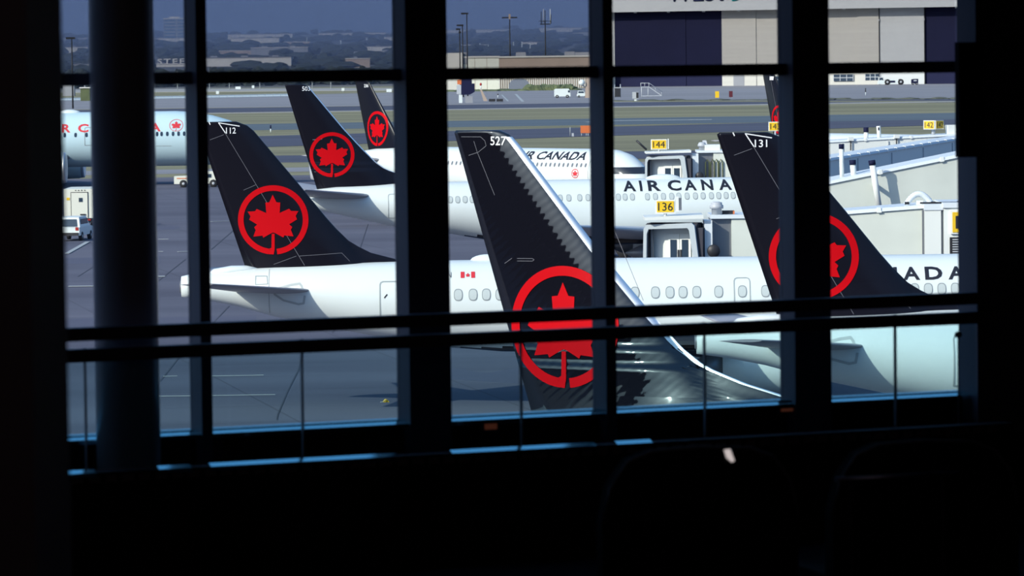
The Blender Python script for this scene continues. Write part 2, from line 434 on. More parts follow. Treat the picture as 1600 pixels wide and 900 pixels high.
    # ---- flying surfaces
    def panel(s, name, root_le, root_c, tip_le, tip_c, th, m, side, parent=None, winglet=None):
        f = lambda p: Vector((p[0], p[1] * side, p[2]))
        mb = MB(); R = []
        for k in range(9):
            q = k / 8; p = f(root_le).lerp(f(tip_le), q); c = root_c + (tip_c - root_c) * q
            R.append(aero_ring(p, p - Vector((c, 0, 0)), c * th / 2, (0, 0, 1)))
        if winglet:
            tl = f(tip_le)
            for q in (.15, .4, .7, 1.0):
                p = tl + Vector((-winglet[0] * q, side * winglet[1] * q ** .7, winglet[2] * q ** 1.5)); c = tip_c * (1 - .6 * q)
                R.append(aero_ring(p, p - Vector((c, 0, 0)), c * th / 2, Vector((0, -side * .8, .5)).normalized() if q > .2 else Vector((0, -side * .3, .9)).normalized()))
        mb.loft(R); return mb.build(name, m, parent or s.root)
    def engine(s, x, y, z, r, ln, cowl, side):
        mb = MB()
        mb.lathe([(r*.78, x - .12), (r*.92, x), (r, x - ln*.12), (r*1.02, x - ln*.35), (r*.95, x - ln*.7), (r*.74, x - ln)], (0, y*side, z), 'x', 32)
        o = mb.build('engine', cowl, s.root)
        MB().lathe([(r*.80, x + .01), (r*.93, x + .03), (r*.97, x - ln*.05)], (0, y*side, z), 'x', 32).build('inlet_lip', M['polished'], o)
        MB().lathe([(.02, x + .02), (r*.25, x - .4), (r*.74, x - .42)], (0, y*side, z), 'x', 24).build('fan', M['dark_metal'], o)
        MB().lathe([(r*.55, x - ln*.98), (r*.42, x - ln*1.2), (.05, x - ln*1.45)], (0, y*side, z), 'x', 24).build('exhaust_cone', M['metal'], o)
        MB().prism([(x - ln*.2, z + r*.8), (x - ln*.4, z + r*1.5), (x - ln*1.3, z + r*1.5), (x - ln, z + r*.6)], y*side - .15, y*side + .15).build('pylon', cowl, o)
    def gear(s, x, y, z, r, n=2):
        mb = MB().tube((x, y, z + 1.0), (x, y, r), .12); o = mb.build('landing_gear', M['grey'], s.root)
        for k in (-1, 1):
            MB().lathe([(r*.45, -.14), (r*.95, -.14), (r, -.07), (r, .07), (r*.95, .14), (r*.45, .14)], (x, y + k*.3, r), 'y', 24).build('wheel', M['tyre'], o)
    def dome(s, x, ln, ht, wd, m):
        t = s.sec(x)[0]; mb = MB(); R = []
        for k in range(11):
            q = -1 + 2*k/10; q = max(-.995, min(.995, q)); rr = math.sqrt(1 - q*q)
            R.append([(x + q*ln/2, wd/2*rr*math.cos(a), t - .12 + (ht + .12)*rr*max(-.3, math.sin(a))) for a in [2*PI*i/16 for i in range(16)]])
        mb.loft(R); return mb.build('antenna_dome', m, s.root)

A220 = [(-.68, 5.36, 4.54, .36), (-.4, 5.42, 4.50, .42), (.3, 5.50, 4.40, .52), (1.5, 5.60, 4.15, .72), (3, 5.69, 3.72, 1.0), (5, 5.77, 3.28, 1.33), (7, 5.83, 2.88, 1.58), (9.5, 5.86, 2.45, 1.76), (12, 5.87, 2.22, 1.84), (14, 5.87, 2.17, 1.85),
        (32, 5.87, 2.17, 1.85), (33.5, 5.80, 2.17, 1.8), (35, 5.58, 2.22, 1.66), (36, 5.25, 2.33, 1.45), (36.8, 4.85, 2.5, 1.15), (37.4, 4.45, 2.75, .85), (37.8, 4.1, 3.0, .5), (38, 3.6, 3.5, .05)]
B737 = [(-.1, 5.62, 5.1, .2), (1.0, 5.84, 4.86, .5), (3, 6.08, 4.42, .95), (6.5, 6.22, 3.6, 1.45), (10, 6.28, 3.1, 1.75), (13, 6.3, 2.55, 1.86), (15, 6.3, 2.3, 1.88),
        (32.5, 6.3, 2.3, 1.88), (34, 6.22, 2.3, 1.82), (35.5, 5.9, 2.4, 1.65), (36.5, 5.45, 2.55, 1.4), (37.3, 4.95, 2.75, 1.1), (38, 4.55, 3.0, .7), (38.4, 4.0, 3.6, .08)]
A320 = [(-.2, 5.5, 4.9, .25), (1.0, 5.75, 4.6, .55), (3, 5.98, 4.0, 1.05), (6.5, 6.12, 3.1, 1.6), (10, 6.18, 2.3, 1.95), (12.5, 6.18, 2.05, 1.98),
        (31.8, 6.18, 2.05, 1.98), (33, 6.10, 2.08, 1.92), (34.2, 5.80, 2.15, 1.75), (35, 5.35, 2.3, 1.5), (35.7, 4.85, 2.5, 1.2), (36.3, 4.35, 2.8, .8), (36.7, 3.7, 3.4, .08)]
WIDE = [(0, 7.0, 6.4, .3), (6, 7.8, 4.6, 1.7), (14, 8.1, 2.8, 2.8), (20, 8.15, 2.1, 3.05), (51.5, 8.15, 2.1, 3.05), (53.5, 8.0, 2.1, 2.98), (55.5, 7.62, 2.2, 2.75), (57.3, 7.08, 2.4, 2.35), (58.6, 6.4, 2.7, 1.8), (59.5, 5.6, 3.2, 1.1), (60, 4.5, 4.1, .1)]
FIN220_LE = [(5.4, 8.6), (5.95, 7.77), (6.2, 6.84), (6.45, 6.35), (6.7, 5.95), (7.15, 5.5), (7.66, 5.06), (8.3, 4.55), (8.93, 4.05), (11.08, 2.28), (11.30, 2.02), (11.46, 1.6)]
FIN220_TE = [(5.4, 1.95), (5.71, 1.85), (11.40, .02), (11.46, .1)]
FIN737_LE = [(5.9, 10.6), (6.25, 9.1), (6.44, 8.13), (6.75, 7.0), (7.1, 6.05), (7.5, 5.5), (8.35, 4.66), (9.58, 3.55), (11.95, 1.62), (12.2, 1.38), (12.3, 1.15)]
FIN737_TE = [(5.9, 1.87), (12.24, .02), (12.3, .06)]
FIN320_LE = [(5.7, 8.2), (6.2, 7.0), (6.6, 6.2), (7.2, 5.6), (11.7, 2.0), (12.0, 1.6)]
FIN320_TE = [(5.7, 1.8), (12.0, 0)]
HALF = [(5.4, .36), (7.0, .30), (12.3, .10)]
def finish(p, kind):
    """tailplanes, wings, engines and gear of each type"""
    near, far = -1, 1
    if kind == 'A220':
        st = dict(root_le=(4.85, .6, 4.74), root_c=3.3, tip_le=(1.0, 6.1, 5.36), tip_c=1.3, th=.07)
        wg = dict(root_le=(24.2, 1.2, 2.9), root_c=7.0, tip_le=(14.8, 17.2, 4.0), tip_c=1.5, th=.11, winglet=(.9, .5, 1.2))
        en = (23.6, 5.9, 1.95, 1.05, 3.2); ge = [(19, -3.2, 1.2, .5), (19, 3.2, 1.2, .5), (34, 0, 1.1, .38)]; m = M['white']
    elif kind == 'B737':
        st = dict(root_le=(5.2, .7, 5.5), root_c=3.9, tip_le=(.9, 7.15, 6.15), tip_c=1.2, th=.10)
        wg = dict(root_le=(24.5, 1.3, 3.0), root_c=7.2, tip_le=(15.0, 17.0, 4.2), tip_c=1.6, th=.11, winglet=(1.2, .5, 2.2))
        en = (25.0, 4.9, 2.0, 1.05, 3.4); ge = [(19, -2.9, 1.2, .55), (19, 2.9, 1.2, .55), (34.5, 0, 1.1, .35)]; m = M['white']
    elif kind == 'A320':
        st = dict(root_le=(5.0, .8, 5.0), root_c=3.6, tip_le=(1.4, 6.2, 5.5), tip_c=1.3, th=.10)
        wg = dict(root_le=(23.5, 1.3, 2.8), root_c=7.0, tip_le=(15.5, 16.4, 3.9), tip_c=1.6, th=.11, winglet=(.8, .4, 2.0))
        en = (24.0, 5.7, 1.9, 1.05, 3.4); ge = [(18, -3.5, 1.2, .55), (18, 3.5, 1.2, .55), (31, 0, 1.1, .38)]; m = M['white']
    else:
        st = dict(root_le=(7, 1.4, 6.4), root_c=6, tip_le=(1.5, 9.5, 7.2), tip_c=2, th=.10)
        wg = dict(root_le=(40, 2.2, 3.3), root_c=12, tip_le=(20, 29.0, 6.0), tip_c=2.2, th=.11)
        en = (40.2, 9.8, 2.3, 1.75, 5.2); ge = [(30, -4.8, 1.8, .65), (30, 4.8, 1.8, .65), (54.5, 0, 1.4, .5)]; m = M['ice']
    for sd in (near, far):
        p.panel('tailplane', side=sd, m=M['tailplane'], **st)
        p.panel('wing', side=sd, m=M['grey'] if kind != 'wide' else M['grey'], **wg)
        p.engine(*en, m, sd)
    for g in ge: p.gear(*g)
def seams(p, pts_list, m='thin_line', wd=.018):
    for pts in pts_list: p.line(pts, wd, M[m], 'panel_seam', on='fin', lift=.016)

# ---- 112: in the middle distance on the left, the whole length of the window
def small_jet(name, label, loc, px_tip, number, title=True):
    p = Plane(name, label, loc, 0, A220)
    p.fuselage(M['white'], M['black'], 2.45)
    p.fin(FIN220_LE, FIN220_TE, HALF, M['black'])
    p.roundel(3.0, 7.56, 1.37, M['red'], rx=1.40)
    p.fin_text(number, 1.19, 1.58, 10.99, 11.23, M['white_print'])
    p.line([(.90, 11.42), (1.16, 11.02)], .035, M['white_print'], 'tip_stripe', 'fin', .016)
    p.line([(.90, 11.42), (1.72, 11.28)], .035, M['white_print'], 'tip_stripe', 'fin', .016)
    p.line([(.52, 11.45), (.56, 11.36)], .035, M['white_print'], 'tip_stripe', 'fin', .016)
    seams(p, [[(1.16, 11.0), (4.22, 5.75)], [(2.33, 8.95), (1.85, 8.75)], [(1.1, 10.95), (.55, 10.75)], [(4.0, 6.12), (5.7, 6.22), (6.0, 5.9)], [(3.0, 5.8), (3.9, 6.12)]])
    finish(p, 'A220')
    # APU exhaust, dorsal fairing, door and panel outlines
    MB().lathe([(.16, -.2), (.26, -.55), (.24, -.74), (.12, -.74)], (0, 0, 4.94), 'x', 20).build('exhaust_pipe', M['metal'], p.root)
    mb = MB()
    mb.loft([[(x, .34*r*math.cos(a), z + r*.2*math.sin(a)) for a in [2*PI*i/16 for i in range(16)]] for x, z, r in ((.35, 5.42, .1), (.6, 5.48, .8), (1.3, 5.56, 1.0), (1.9, 5.6, .8), (2.5, 5.62, .1))])
    mb.build('tail_fairing', M['white'], p.root)
    for pts in ([(3.1, 4.86), (3.7, 5.02), (4.05, 5.07), (4.12, 4.98), (4.18, 4.82)], [(3.05, 4.66), (3.4, 4.42), (4.0, 4.26), (4.2, 4.3), (4.25, 4.58)]):
        p.line(pts, .085, M['seal'], 'tailplane_seal')
    p.line([(2.3, 5.36), (2.75, 5.36), (2.78, 5.06), (2.3, 5.04), (2.3, 5.36)], .03, M['grey_line'], 'access_panel')
    p.line([(2.83, 5.6), (2.83, 3.9)], .02, M['grey_line'], 'panel_seam')
    p.door(7.22, 8.05, 3.55, 5.12, M['grey_line']); p.line([(7.4, 4.5), (7.5, 4.62)], .05, M['ink'], 'door_handle')
    xs = [10.30, 10.88, 11.40, 11.93, 12.46, 12.99, 13.52, 14.05, 14.58, 15.11, 15.64, 16.17, 16.70, 17.23, 17.52+.0][:14] + [17.52, 18.03, 18.60, 19.11, 19.65, 20.51, 21.44, 22.35]
    xs = [x for i, x in enumerate(xs) if i == 0 or x - xs[i-1] > .3] + [22.9 + .53*i for i in range(17)]
    p.window_row(xs, 4.58, .35, .47)
    p.door(21.12, 21.74, 3.95, 5.10, M['grey_line'], .04, 'emergency_exit')
    p.letters([(c, 22.86 + (q - 1213) / 39.5, 22.86 + (r - 1213) / 39.5) for c, q, r in (('A', 1213, 1239), ('I', 1247, 1251), ('R', 1261, 1283), ('C', 1306, 1331), ('A', 1339, 1365), ('N', 1373, 1398), ('A', 1407, 1433), ('D', 1441, 1468), ('A', 1477, 1503))], 4.94, 5.43, M['ink'])
    p.dome(11.45, 1.5, .22, .5, M['white'])
    return p
p112 = small_jet('airliner', 'white airliner with black fin numbered 112, parked left of centre window post', (-12.41, 164.6), 310, '112')
x_, z_ = p112.loc(706, 432); p112.title('N', p112.loc(699, 432)[0], p112.loc(705, 432)[0], p112.loc(702, 435)[1], p112.loc(702, 427)[1], M['ink'], 'registration_lettering')
# the small national flag beside the registration
fx0, fz0 = p112.loc(719.5, 435.5); fx1, fz1 = p112.loc(742, 426)
bm = bmesh.new()
for a, b in ((0, .27), (.73, 1)):
    bm.faces.new([bm.verts.new((fx0 + (fx1-fx0)*u, 0, fz0 + (fz1-fz0)*v)) for u, v in ((a, 0), (b, 0), (b, 1), (a, 1))])
pts = [(x*.11 + .5, z*.55 + .45) for x, z in LEAF] + [(-x*.11 + .5, z*.55 + .45) for x, z in LEAF[:0:-1]]
bm.faces.new([bm.verts.new((fx0 + (fx1-fx0)*u*1.0, 0, fz0 + (fz1-fz0)*v)) for u, v in [( .5+(u-.5)*1.9, v) for u, v in pts]])
bm.normal_update(); bmesh.ops.triangulate(bm, faces=bm.faces); p112.drape(bm); put_bm(bm, 'flag_emblem', M['red_print'], p112.root)
p131 = small_jet('airliner', 'white airliner with black fin numbered 131, nearest the right-hand end of the window', (6.44, 130.0), 1122, '131')

# ---- 527: the tail close in front of the middle of the window
p527 = Plane('airliner', 'black-tailed airliner with fin number 527, closest to the window and largest', (-1.266, 93.5), -25, B737)
p527.fuselage(M['white'], M['black'], 2.9)
p527.flare = .20
p527.fin(FIN737_LE, FIN737_TE, HALF, M['gloss_black'])
cx, cz = 2.75, 7.93
p527.roundel(cx, cz, 1.36, M['red'])
p527.fin_text('527', *(p527.loc(767, 220, -.1)[0], p527.loc(791, 220, -.1)[0]), p527.loc(779, 227, -.1)[1], p527.loc(779, 213, -.1)[1], M['white_print'])
p527.leading_edge(M['polished'], 6.3, 12.15, .085)
q_ = lambda *a: [p527.loc(x, y, -.2) for x, y in a]
seams(p527, [q_((716, 214), (748, 214), (755, 220), (757, 228), (744, 238), (728, 243)), q_((737, 221), (742, 237), (770, 305)), q_((806, 404), (831, 404), (834, 406), (831, 408), (806, 408)), q_((797, 404), (785, 412)),
             q_((865, 535), (868, 552), (898, 540), (893, 526)), q_((930, 300), (1000, 470))], wd=.012)
finish(p527, 'B737')
# ---- 503: beyond the first one, facing the same way
p503 = Plane('airliner', 'white airliner with black fin numbered 503, parked beyond the one numbered 112', (-13.6, 252.0), 5, B737)
p503.fuselage(M['white'], M['black'], 3.0)
p503.fin(FIN737_LE, FIN737_TE, HALF, M['black'])
p503.roundel(2.79, 8.03, 1.36, M['red'])
p503.fin_text('503', p503.loc(472, 138, -.1)[0], p503.loc(484.5, 138, -.1)[0], p503.loc(478, 142, -.1)[1], p503.loc(478, 135, -.1)[1], M['white_print'])
p503.leading_edge(M['polished'], 6.3, 12.1, .045)
p503.line([(1.65, 8.95), (2.2, 8.98)], .04, M['thin_line'], 'panel_seam', 'fin', .016)
t_ = [p503.loc(x, 300)[0] for x in (889, 906, 919)] + [p503.loc(x, 310)[0] for x in (966.5, 977, 988.5, 1012, 1024.5, 1037, 1050, 1061, 1074, 1087, 1099, 1112, 1123.5, 1135, 1146)]
zw = p503.loc(1050, 307)[1]
def spaced(xs, lo, hi, st):
    out = list(xs); x = lo
    while x < hi:
        if all(abs(x - y) > st * .8 for y in out): out.append(x)
        x += st
    return sorted(out)
t_ = spaced([p503.loc(x, 315)[0] for x in (704, 715.5, 727, 738)] + t_, 11.5, 33.0, .5)
p503.window_row(t_, zw, .30, .42)
p503.letters([(c, p503.loc(q + 1.2, 290)[0], p503.loc(r + 2.2, 290)[0]) for c, q, r in (('A', 974, 993), ('I', 1000, 1003), ('R', 1013, 1032), ('C', 1044, 1064), ('A', 1070, 1088), ('N', 1097, 1114), ('A', 1124, 1143), ('D', 1152, 1171), ('A', 1178, 1197))], p503.loc(1050, 298.5)[1], p503.loc(1050, 282.5)[1], M['ink'])
p503.door(p503.loc(607.5, 320)[0], p503.loc(607.5, 320)[0] + .75, p503.loc(612, 341)[1], p503.loc(612, 304)[1], M['grey_line'], .04)
p503.dome(p503.loc(1036, 272, 0)[0], 2.4, .25, .7, M['white'])
finish(p503, 'B737')
# ---- the airliner behind, seen at a slant, nose to the right
p236 = Plane('airliner', 'white airliner farther back at a slant, fin numbered 236, dark cockpit windows showing', (-13.45, 362.0), -48, A320)
p236.fuselage(M['white'], M['white'], 0)
p236.fin(FIN320_LE, FIN320_TE, HALF, M['black'])
cx, cz = p236.loc(590, 201, -.2); r_ = abs(p236.loc(590, 173.5, -.2)[1] - p236.loc(590, 228, -.2)[1]) / 2
p236.roundel(cx, cz, r_, M['red'], rx=abs(p236.loc(607.5, 201, -.2)[0] - p236.loc(573, 201, -.2)[0]) / 2)
p236.fin_text('236', p236.loc(569.5, 133, -.1)[0], p236.loc(576, 133, -.1)[0], p236.loc(573, 136.5, -.1)[1], p236.loc(573, 131.5, -.1)[1], M['white_print'])
za, zb = p236.loc(875, 250)[1], p236.loc(875, 237.5)[1]
xe = p236.loc(911, 250)[0]; xs_ = p236.loc(838, 250)[0]
p236.title('AIR CANADA', xe - (xe - xs_) * 1.52, xe, za, zb, M['ink'], bold=.025)
zw = p236.loc(870, 257.5)[1]
p236.window_row([9.0 + .53*i for i in range(int((p236.loc(925, 257)[0] - 9) / .53))], zw, .22, .34, M['metal'])
cx, cz = p236.loc(901, 271); p236.roundel(cx, cz, .38, M['red_print'], 'fuselage', 'small_roundel', rx=.42)
p236.door(p236.loc(921, 260)[0], p236.loc(927, 260)[0], za - 1.6, za + .35, M['grey_line'], .05)
mb = MB(); R = []
for z in (4.22, 4.36, 4.5, 4.64, 4.76):
    x1 = 33.9
    while p236.sec(x1)[0] > z + .004: x1 += .002
    near = []
    for k in range(15):
        x = 33.75 + (z - 4.22) * .3 + (x1 - 33.75 - (z - 4.22) * .3) * (1 - (1 - k / 14) ** 2); near.append((x, p236.ysurf(x, z)))
    R.append([(x + .012, y - .014, z) for x, y in near] + [(x + .012, -y + .014, z) for x, y in near[-2::-1]])
mb.loft(R, cap=False, closed=False); mb.build('cockpit_windows', M['cockpit'], p236.root)
MB().prism([(20.0, 6.1), (20.5, 6.1), (20.15, 6.6), (19.9, 6.62)], -.03, .03).build('blade_antenna', M['white'], p236.root)
finish(p236, 'A320')
# ---- a slender fin between the bridges on the right
pfar = Plane('airliner', 'distant dark-finned airliner half hidden by the second wide post, beyond the bridges', (24.3, 400.0), -58, A320)
pfar.fuselage(M['white'], M['white'], 0)
pfar.fin(FIN320_LE, FIN320_TE, HALF, M['black'])
cx, cz = pfar.loc(1218, 187, -.2)
pfar.roundel(cx - .1, cz, 1.36, M['red'])
pfar.line([(1.4, 11.8), (3.2, 6.4)], .05, M['thin_line'], 'panel_seam', 'fin', .02)
pfar.line([(1.5, 11.35), (1.9, 11.35)], .35, M['white_print'], 'fin_number', 'fin', .02)
finish(pfar, 'A320')
# ---- the long pale blue one on the far left
pw = Plane('wide_body_airliner', 'long pale blue airliner with red titles, far behind the round column', (-88.3, 460.0), 0, WIDE)
pw.fuselage(M['ice'], M['ice'], 0)
pw.fin([(7, 12), (9, 9), (17, 3.5)], [(7, 3), (17, 0)], [(7, .5), (17, .15)], M['ice'])
L = lambda px, py: pw.loc(px, py, -3)
pw.letters([(c, L(q, 200)[0], L(r, 200)[0]) for c, q, r in (('A', 60, 78), ('I', 86, 89), ('R', 96, 110), ('C', 121.5, 138), ('A', 142, 161), ('N', 166, 184), ('A', 187, 206), ('D', 211, 229), ('A', 233, 251))], L(200, 206)[1], L(200, 193)[1], M['red_print'])
cx, cz = L(275, 196); pw.roundel(cx, cz, .66, M['red_print'], 'fuselage', rx=.76, thin=.08)
pw.window_row([L(101, 209)[0] + 1.2*i for i in range(3)] + spaced([L(x, 209)[0] for x in (252.5, 261.4, 270.4, 279, 287.8)], L(160, 209)[0], L(292, 209)[0], .6), L(200, 210)[1], .30, .5, M['dark_window'], M['dark_window'])
pw.door(L(132.5, 210)[0], L(146, 210)[0], L(140, 227)[1], L(140, 199.5)[1], M['window_rim'], .07)
pw.line([(L(244, 228)[0], L(244, 228)[1]), (L(268, 228)[0], L(268, 228)[1])], .05, M['grey_line'], 'access_panel')
pw.dome(L(104, 177)[0], 2.6, .3, 1.2, M['white'])
finish(pw, 'wide')
# ================================================================ the airfield
def strip(name, near, far, z, m, kind='structure', label=None, cat=None, x_ext=(-140, 1740)):
    """a strip of ground between two lines, each given by its height in the view at px 350 and px 1200"""
    def at(l, px): return l[0] + (l[1] - l[0]) * (px - 350) / 850
    n = 12; xs = [x_ext[0] + (x_ext[1] - x_ext[0]) * i / n for i in range(n + 1)]
    mb = MB(); a = [gnd(x, at(near, x), z) for x in xs]; b = [gnd(x, at(far, x), z) for x in xs]
    top = [[mb.bm.verts.new(p) for p in r] for r in (a, b)]; bot = [[mb.bm.verts.new(p - Vector((0, 0, .3))) for p in r] for r in (a, b)]
    for i in range(n):
        mb.face([top[0][i], top[0][i+1], top[1][i+1], top[1][i]]); mb.face([bot[0][i], bot[1][i], bot[1][i+1], bot[0][i+1]])
        mb.face([top[0][i], bot[0][i], bot[0][i+1], top[0][i+1]]); mb.face([top[1][i], top[1][i+1], bot[1][i+1], bot[1][i]])
    return tag(mb.build(name, m), label, cat, None, kind)
# base ground: grass field out to the far edge of the airport, apron in front
tag(MB().box((-900, 440, -.6), (900, 1900, 0)).build('airfield_grass', M['grass']), kind='structure')
# apron concrete: slab bays with joints, seams and stains
def apron_mat():
    m = bpy.data.materials.new('apron_concrete'); m.use_nodes = True
    n, l = m.node_tree.nodes, m.node_tree.links; p = n['Principled BSDF']; p.inputs['Roughness'].default_value = .9; p.inputs['Specular IOR Level'].default_value = .15
    tcx = n.new('ShaderNodeTexCoord')
    br = n.new('ShaderNodeTexBrick'); br.offset = 0; br.inputs['Scale'].default_value = 1; br.inputs['Brick Width'].default_value = 9.5; br.inputs['Row Height'].default_value = 7.5; br.inputs['Mortar Size'].default_value = .06
    br.inputs['Color1'].default_value = (.122, .121, .155, 1); br.inputs['Color2'].default_value = (.110, .111, .144, 1); br.inputs['Mortar'].default_value = (.090, .090, .115, 1)
    mp = n.new('ShaderNodeMapping'); mp.inputs['Rotation'].default_value = (0, 0, math.radians(-12)); mp.inputs['Location'].default_value = (3.5, 0, 0)
    ns = n.new('ShaderNodeTexNoise'); ns.inputs['Scale'].default_value = .06; ns.inputs['Detail'].default_value = 6
    mp2 = n.new('ShaderNodeMapping'); mp2.inputs['Scale'].default_value = (.35, 1.6, 1)
    r = n.new('ShaderNodeValToRGB'); r.color_ramp.elements[0].position = .35; r.color_ramp.elements[0].color = (.78, .78, .80, 1); r.color_ramp.elements[1].position = .66; r.color_ramp.elements[1].color = (1.12, 1.12, 1.1, 1)
    mx = n.new('ShaderNodeMix'); mx.data_type = 'RGBA'; mx.blend_type = 'MULTIPLY'; mx.inputs[0].default_value = 1
    l.new(tcx.outputs['Object'], mp.inputs[0]); l.new(mp.outputs[0], br.inputs['Vector']); l.new(tcx.outputs['Object'], mp2.inputs[0]); l.new(mp2.outputs[0], ns.inputs['Vector'])
    l.new(ns.outputs['Fac'], r.inputs[0]); l.new(br.outputs['Color'], mx.inputs[6]); l.new(r.outputs[0], mx.inputs[7]); l.new(mx.outputs[2], p.inputs['Base Color'])
    return m
M['apron'] = apron_mat()
ap = MB(); pts = [(-300, -60), (300, -60)]
f_ = gnd(1740, 276 + (262 - 276) * (1740 - 350) / 850); g_ = gnd(-140, 276 - (262 - 276) * -490 / 850 * -1)
f_ = gnd(1740, 253.1); g_ = gnd(-140, 284.1)
ap.hexa([(-300, -60, -.6), (300, -60, -.6), (f_.x, f_.y, -.6), (g_.x, g_.y, -.6)], [(-300, -60, .02), (300, -60, .02), (f_.x, f_.y, .02), (g_.x, g_.y, .02)])
tag(ap.build('apron', M['apron']), kind='structure')
strip('service_road', (270, 255.5), (263.5, 249.5), .04, M['concrete'])
strip('taxiway', (254.5, 246), (244, 234), .04, M['asphalt'])
strip('taxiway', (231.5, 204), (214, 191.5), .04, M['asphalt'])
strip('taxiway_shoulder', (204, 191), (194.5, 181), .05, M['asphalt_blue'])
strip('perimeter_road', (175.5, 163.6), (168.8, 157), .05, M['asphalt'])
strip('kerb', (177, 163.8), (176, 162.4), .08, M['kerb'])
strip('far_apron', (168.0, 157.2), (150.5, 131.0), .05, M['concrete'])
strip('verge', (158.5, 159.2), (157.0, 157.4), .06, M['grass'], x_ext=(960, 1740))
strip('far_road', (143, 137), (138.5, 135), .10, M['kerb'], x_ext=(60, 640))
# painted lines on the taxiways and the apron
def paint(name, pts, wd, label, m='mark', z=.07):
    mb = MB()
    for a, b in pts:
        a, b = gnd(*a, z), gnd(*b, z); d = (b - a).normalized(); n_ = Vector((-d.y, d.x, 0)) * wd / 2
        mb.hexa([a - n_ - Vector((0,0,.02)), b - n_ - Vector((0,0,.02)), b + n_ - Vector((0,0,.02)), a + n_ - Vector((0,0,.02))], [a - n_, b - n_, b + n_, a + n_])
    return tag(mb.build(name, M[m]), label, 'marking', None, 'structure')
paint('road_marking', [((955, 188.3), (1112, 186.5))], 3.2, 'white dash')
paint('road_marking', [((918, 190.6), (935, 190.3))], 2.5, 'white dash')
paint('road_marking', [((806, 147), (817, 158.5))], .8, 'white bay line'); paint('road_marking', [((784, 148), (794, 158))], .5, 'white bay line')
paint('apron_marking', [((104, 396), (137, 377.5))], .35, 'white line'); paint('apron_marking', [((107, 447), (148, 446.5))], .6, 'green line', 'mark')
paint('apron_marking', [((246, 431.5), (258, 431.3))], .9, 'white patch'); paint('apron_marking', [((247, 373.5), (263, 373.3)), ((278, 393), (293, 392.5)), ((330, 346), (358, 345)), ((247, 392.7), (255, 392.6))], .35, 'white dash')
paint('apron_marking', [((247, 618.5), (298, 618)), ((330, 617.5), (430, 616))], .05, 'white line'); paint('apron_marking', [((330, 587), (412, 585.5)), ((255, 587.5), (277, 587))], .05, 'white line')
M['crack'] = mat('crack_sealant', (.04, .04, .055), .8)
for i, pl in enumerate([[(476, 540), (467, 577), (450, 610), (434, 648), (433, 656)], [(250, 596), (277, 562), (330, 508), (358, 478)], [(246, 440), (290, 405)], [(122, 432), (150, 414)], [(520, 520), (575, 350)], [(330, 390), (376, 350)]]):
    mb = MB()
    for a, b in zip(pl, pl[1:]):
        a, b = gnd(*a, .03), gnd(*b, .03); d = (b - a).normalized(); n_ = Vector((-d.y, d.x, 0)) * .018 * a.y / 100
        mb.hexa([a - n_ - Vector((0,0,.01)), b - n_ - Vector((0,0,.01)), b + n_ - Vector((0,0,.01)), a + n_ - Vector((0,0,.01))], [a - n_, b - n_, b + n_, a + n_])
    tag(mb.build('apron_crack', M['crack']), kind='structure')
# irregular darker patches, among them shadows painted on the apron
M['apron_dark'] = mat('darker_apron', (.078, .078, .115), .85)
def patch(pts):
    a = [gnd(*p, .026) for p in pts]; mb = MB(); mb.hexa([q - Vector((0,0,.01)) for q in a], a); tag(mb.build('apron_patch', M['apron_dark']), kind='structure')
patch([(60, 413), (250, 411), (250, 400), (200, 401), (60, 404)]); patch([(230, 360), (278, 358), (282, 354), (270, 352), (230, 354)])  # the first patch paints a shadow lying on the apron
patch([(-100, 540), (400, 520), (400, 494), (200, 496), (-100, 503)])
patch([(690, 592), (810, 600), (810, 575), (760, 583), (690, 573)])  # aircraft shadow painted on the apron

# ---------------------------------------------------------------- vehicles
def wheels(root, xs, y0, y1, r, wd=.25):
    for x in xs:
        for y in (y0, y1):
            o = MB().lathe([(r*.2, -wd/2), (r*.92, -wd/2), (r, -wd*.3), (r, wd*.3), (r*.92, wd/2), (r*.2, wd/2)], (x, y, r), 'y', 20).build('wheel', M['tyre'], root)
            MB().lathe([(.02, -wd/2 - .02), (r*.34, -wd/2 - .02), (r*.38, -wd/2 + .02)], (x, y, r), 'y', 16).build('hub', M['grey'], o)
# box truck, rear view, with the pickup in front of it
g = gnd(124, 359); t = thing('box_truck', 'white box truck seen from behind with a square rear door, left of the round column', 'truck', (g.x, g.y, 0))
MB().box((-1.25, 0, .95), (1.25, 6.0, 3.35)).build('cargo_box', M['cream'], t)
d = MB().box((-.62, -.05, 1.05), (.72, .0, 3.05)).build('rear_door', M['cream'], t)
for a, b in (((-.66, -.06, 1.0), (-.62, -.0, 3.1)), ((.72, -.06, 1.0), (.76, 0, 3.1)), ((-.66, -.06, 3.05), (.76, 0, 3.1))): MB().box(a, b).build('door_seal', M['dark_metal'], d)
MB().box((.0, -.09, 2.3), (.30, -.05, 2.62)).build('door_window', M['dark_window'], d)
MB().box((.1, -.12, 1.2), (.55, -.05, 1.3)).build('door_latch', M['dark_metal'], d)
for k in range(4): MB().box((-.3 + .25*k, -.03, 3.2), (-.2 + .25*k, .0, 3.27)).build('marker_lamp', M['dark_metal'], t)
MB().box((-1.0, -.03, 2.45), (-.75, 0, 2.65)).build('lamp_plate', M['yellow'], t)
MB().box((-1.2, .1, .55), (1.2, 6.0, .95)).build('chassis', M['dark_metal'], t)
MB().box((.7, -.02, .75), (.95, .1, .88)).build('tail_lamp', M['truck_red'], t)
MB().loft([[(-1.15, y, .9), (1.15, y, .9), (1.15, y, z), (-1.15, y, z)] for y, z in ((6.05, 2.6), (7.0, 2.5), (7.4, 1.7), (8.0, 1.6), (8.1, .9 + .3))], smooth=False).build('cab', M['white'], t)
wheels(t, [], 0, 0, .5)
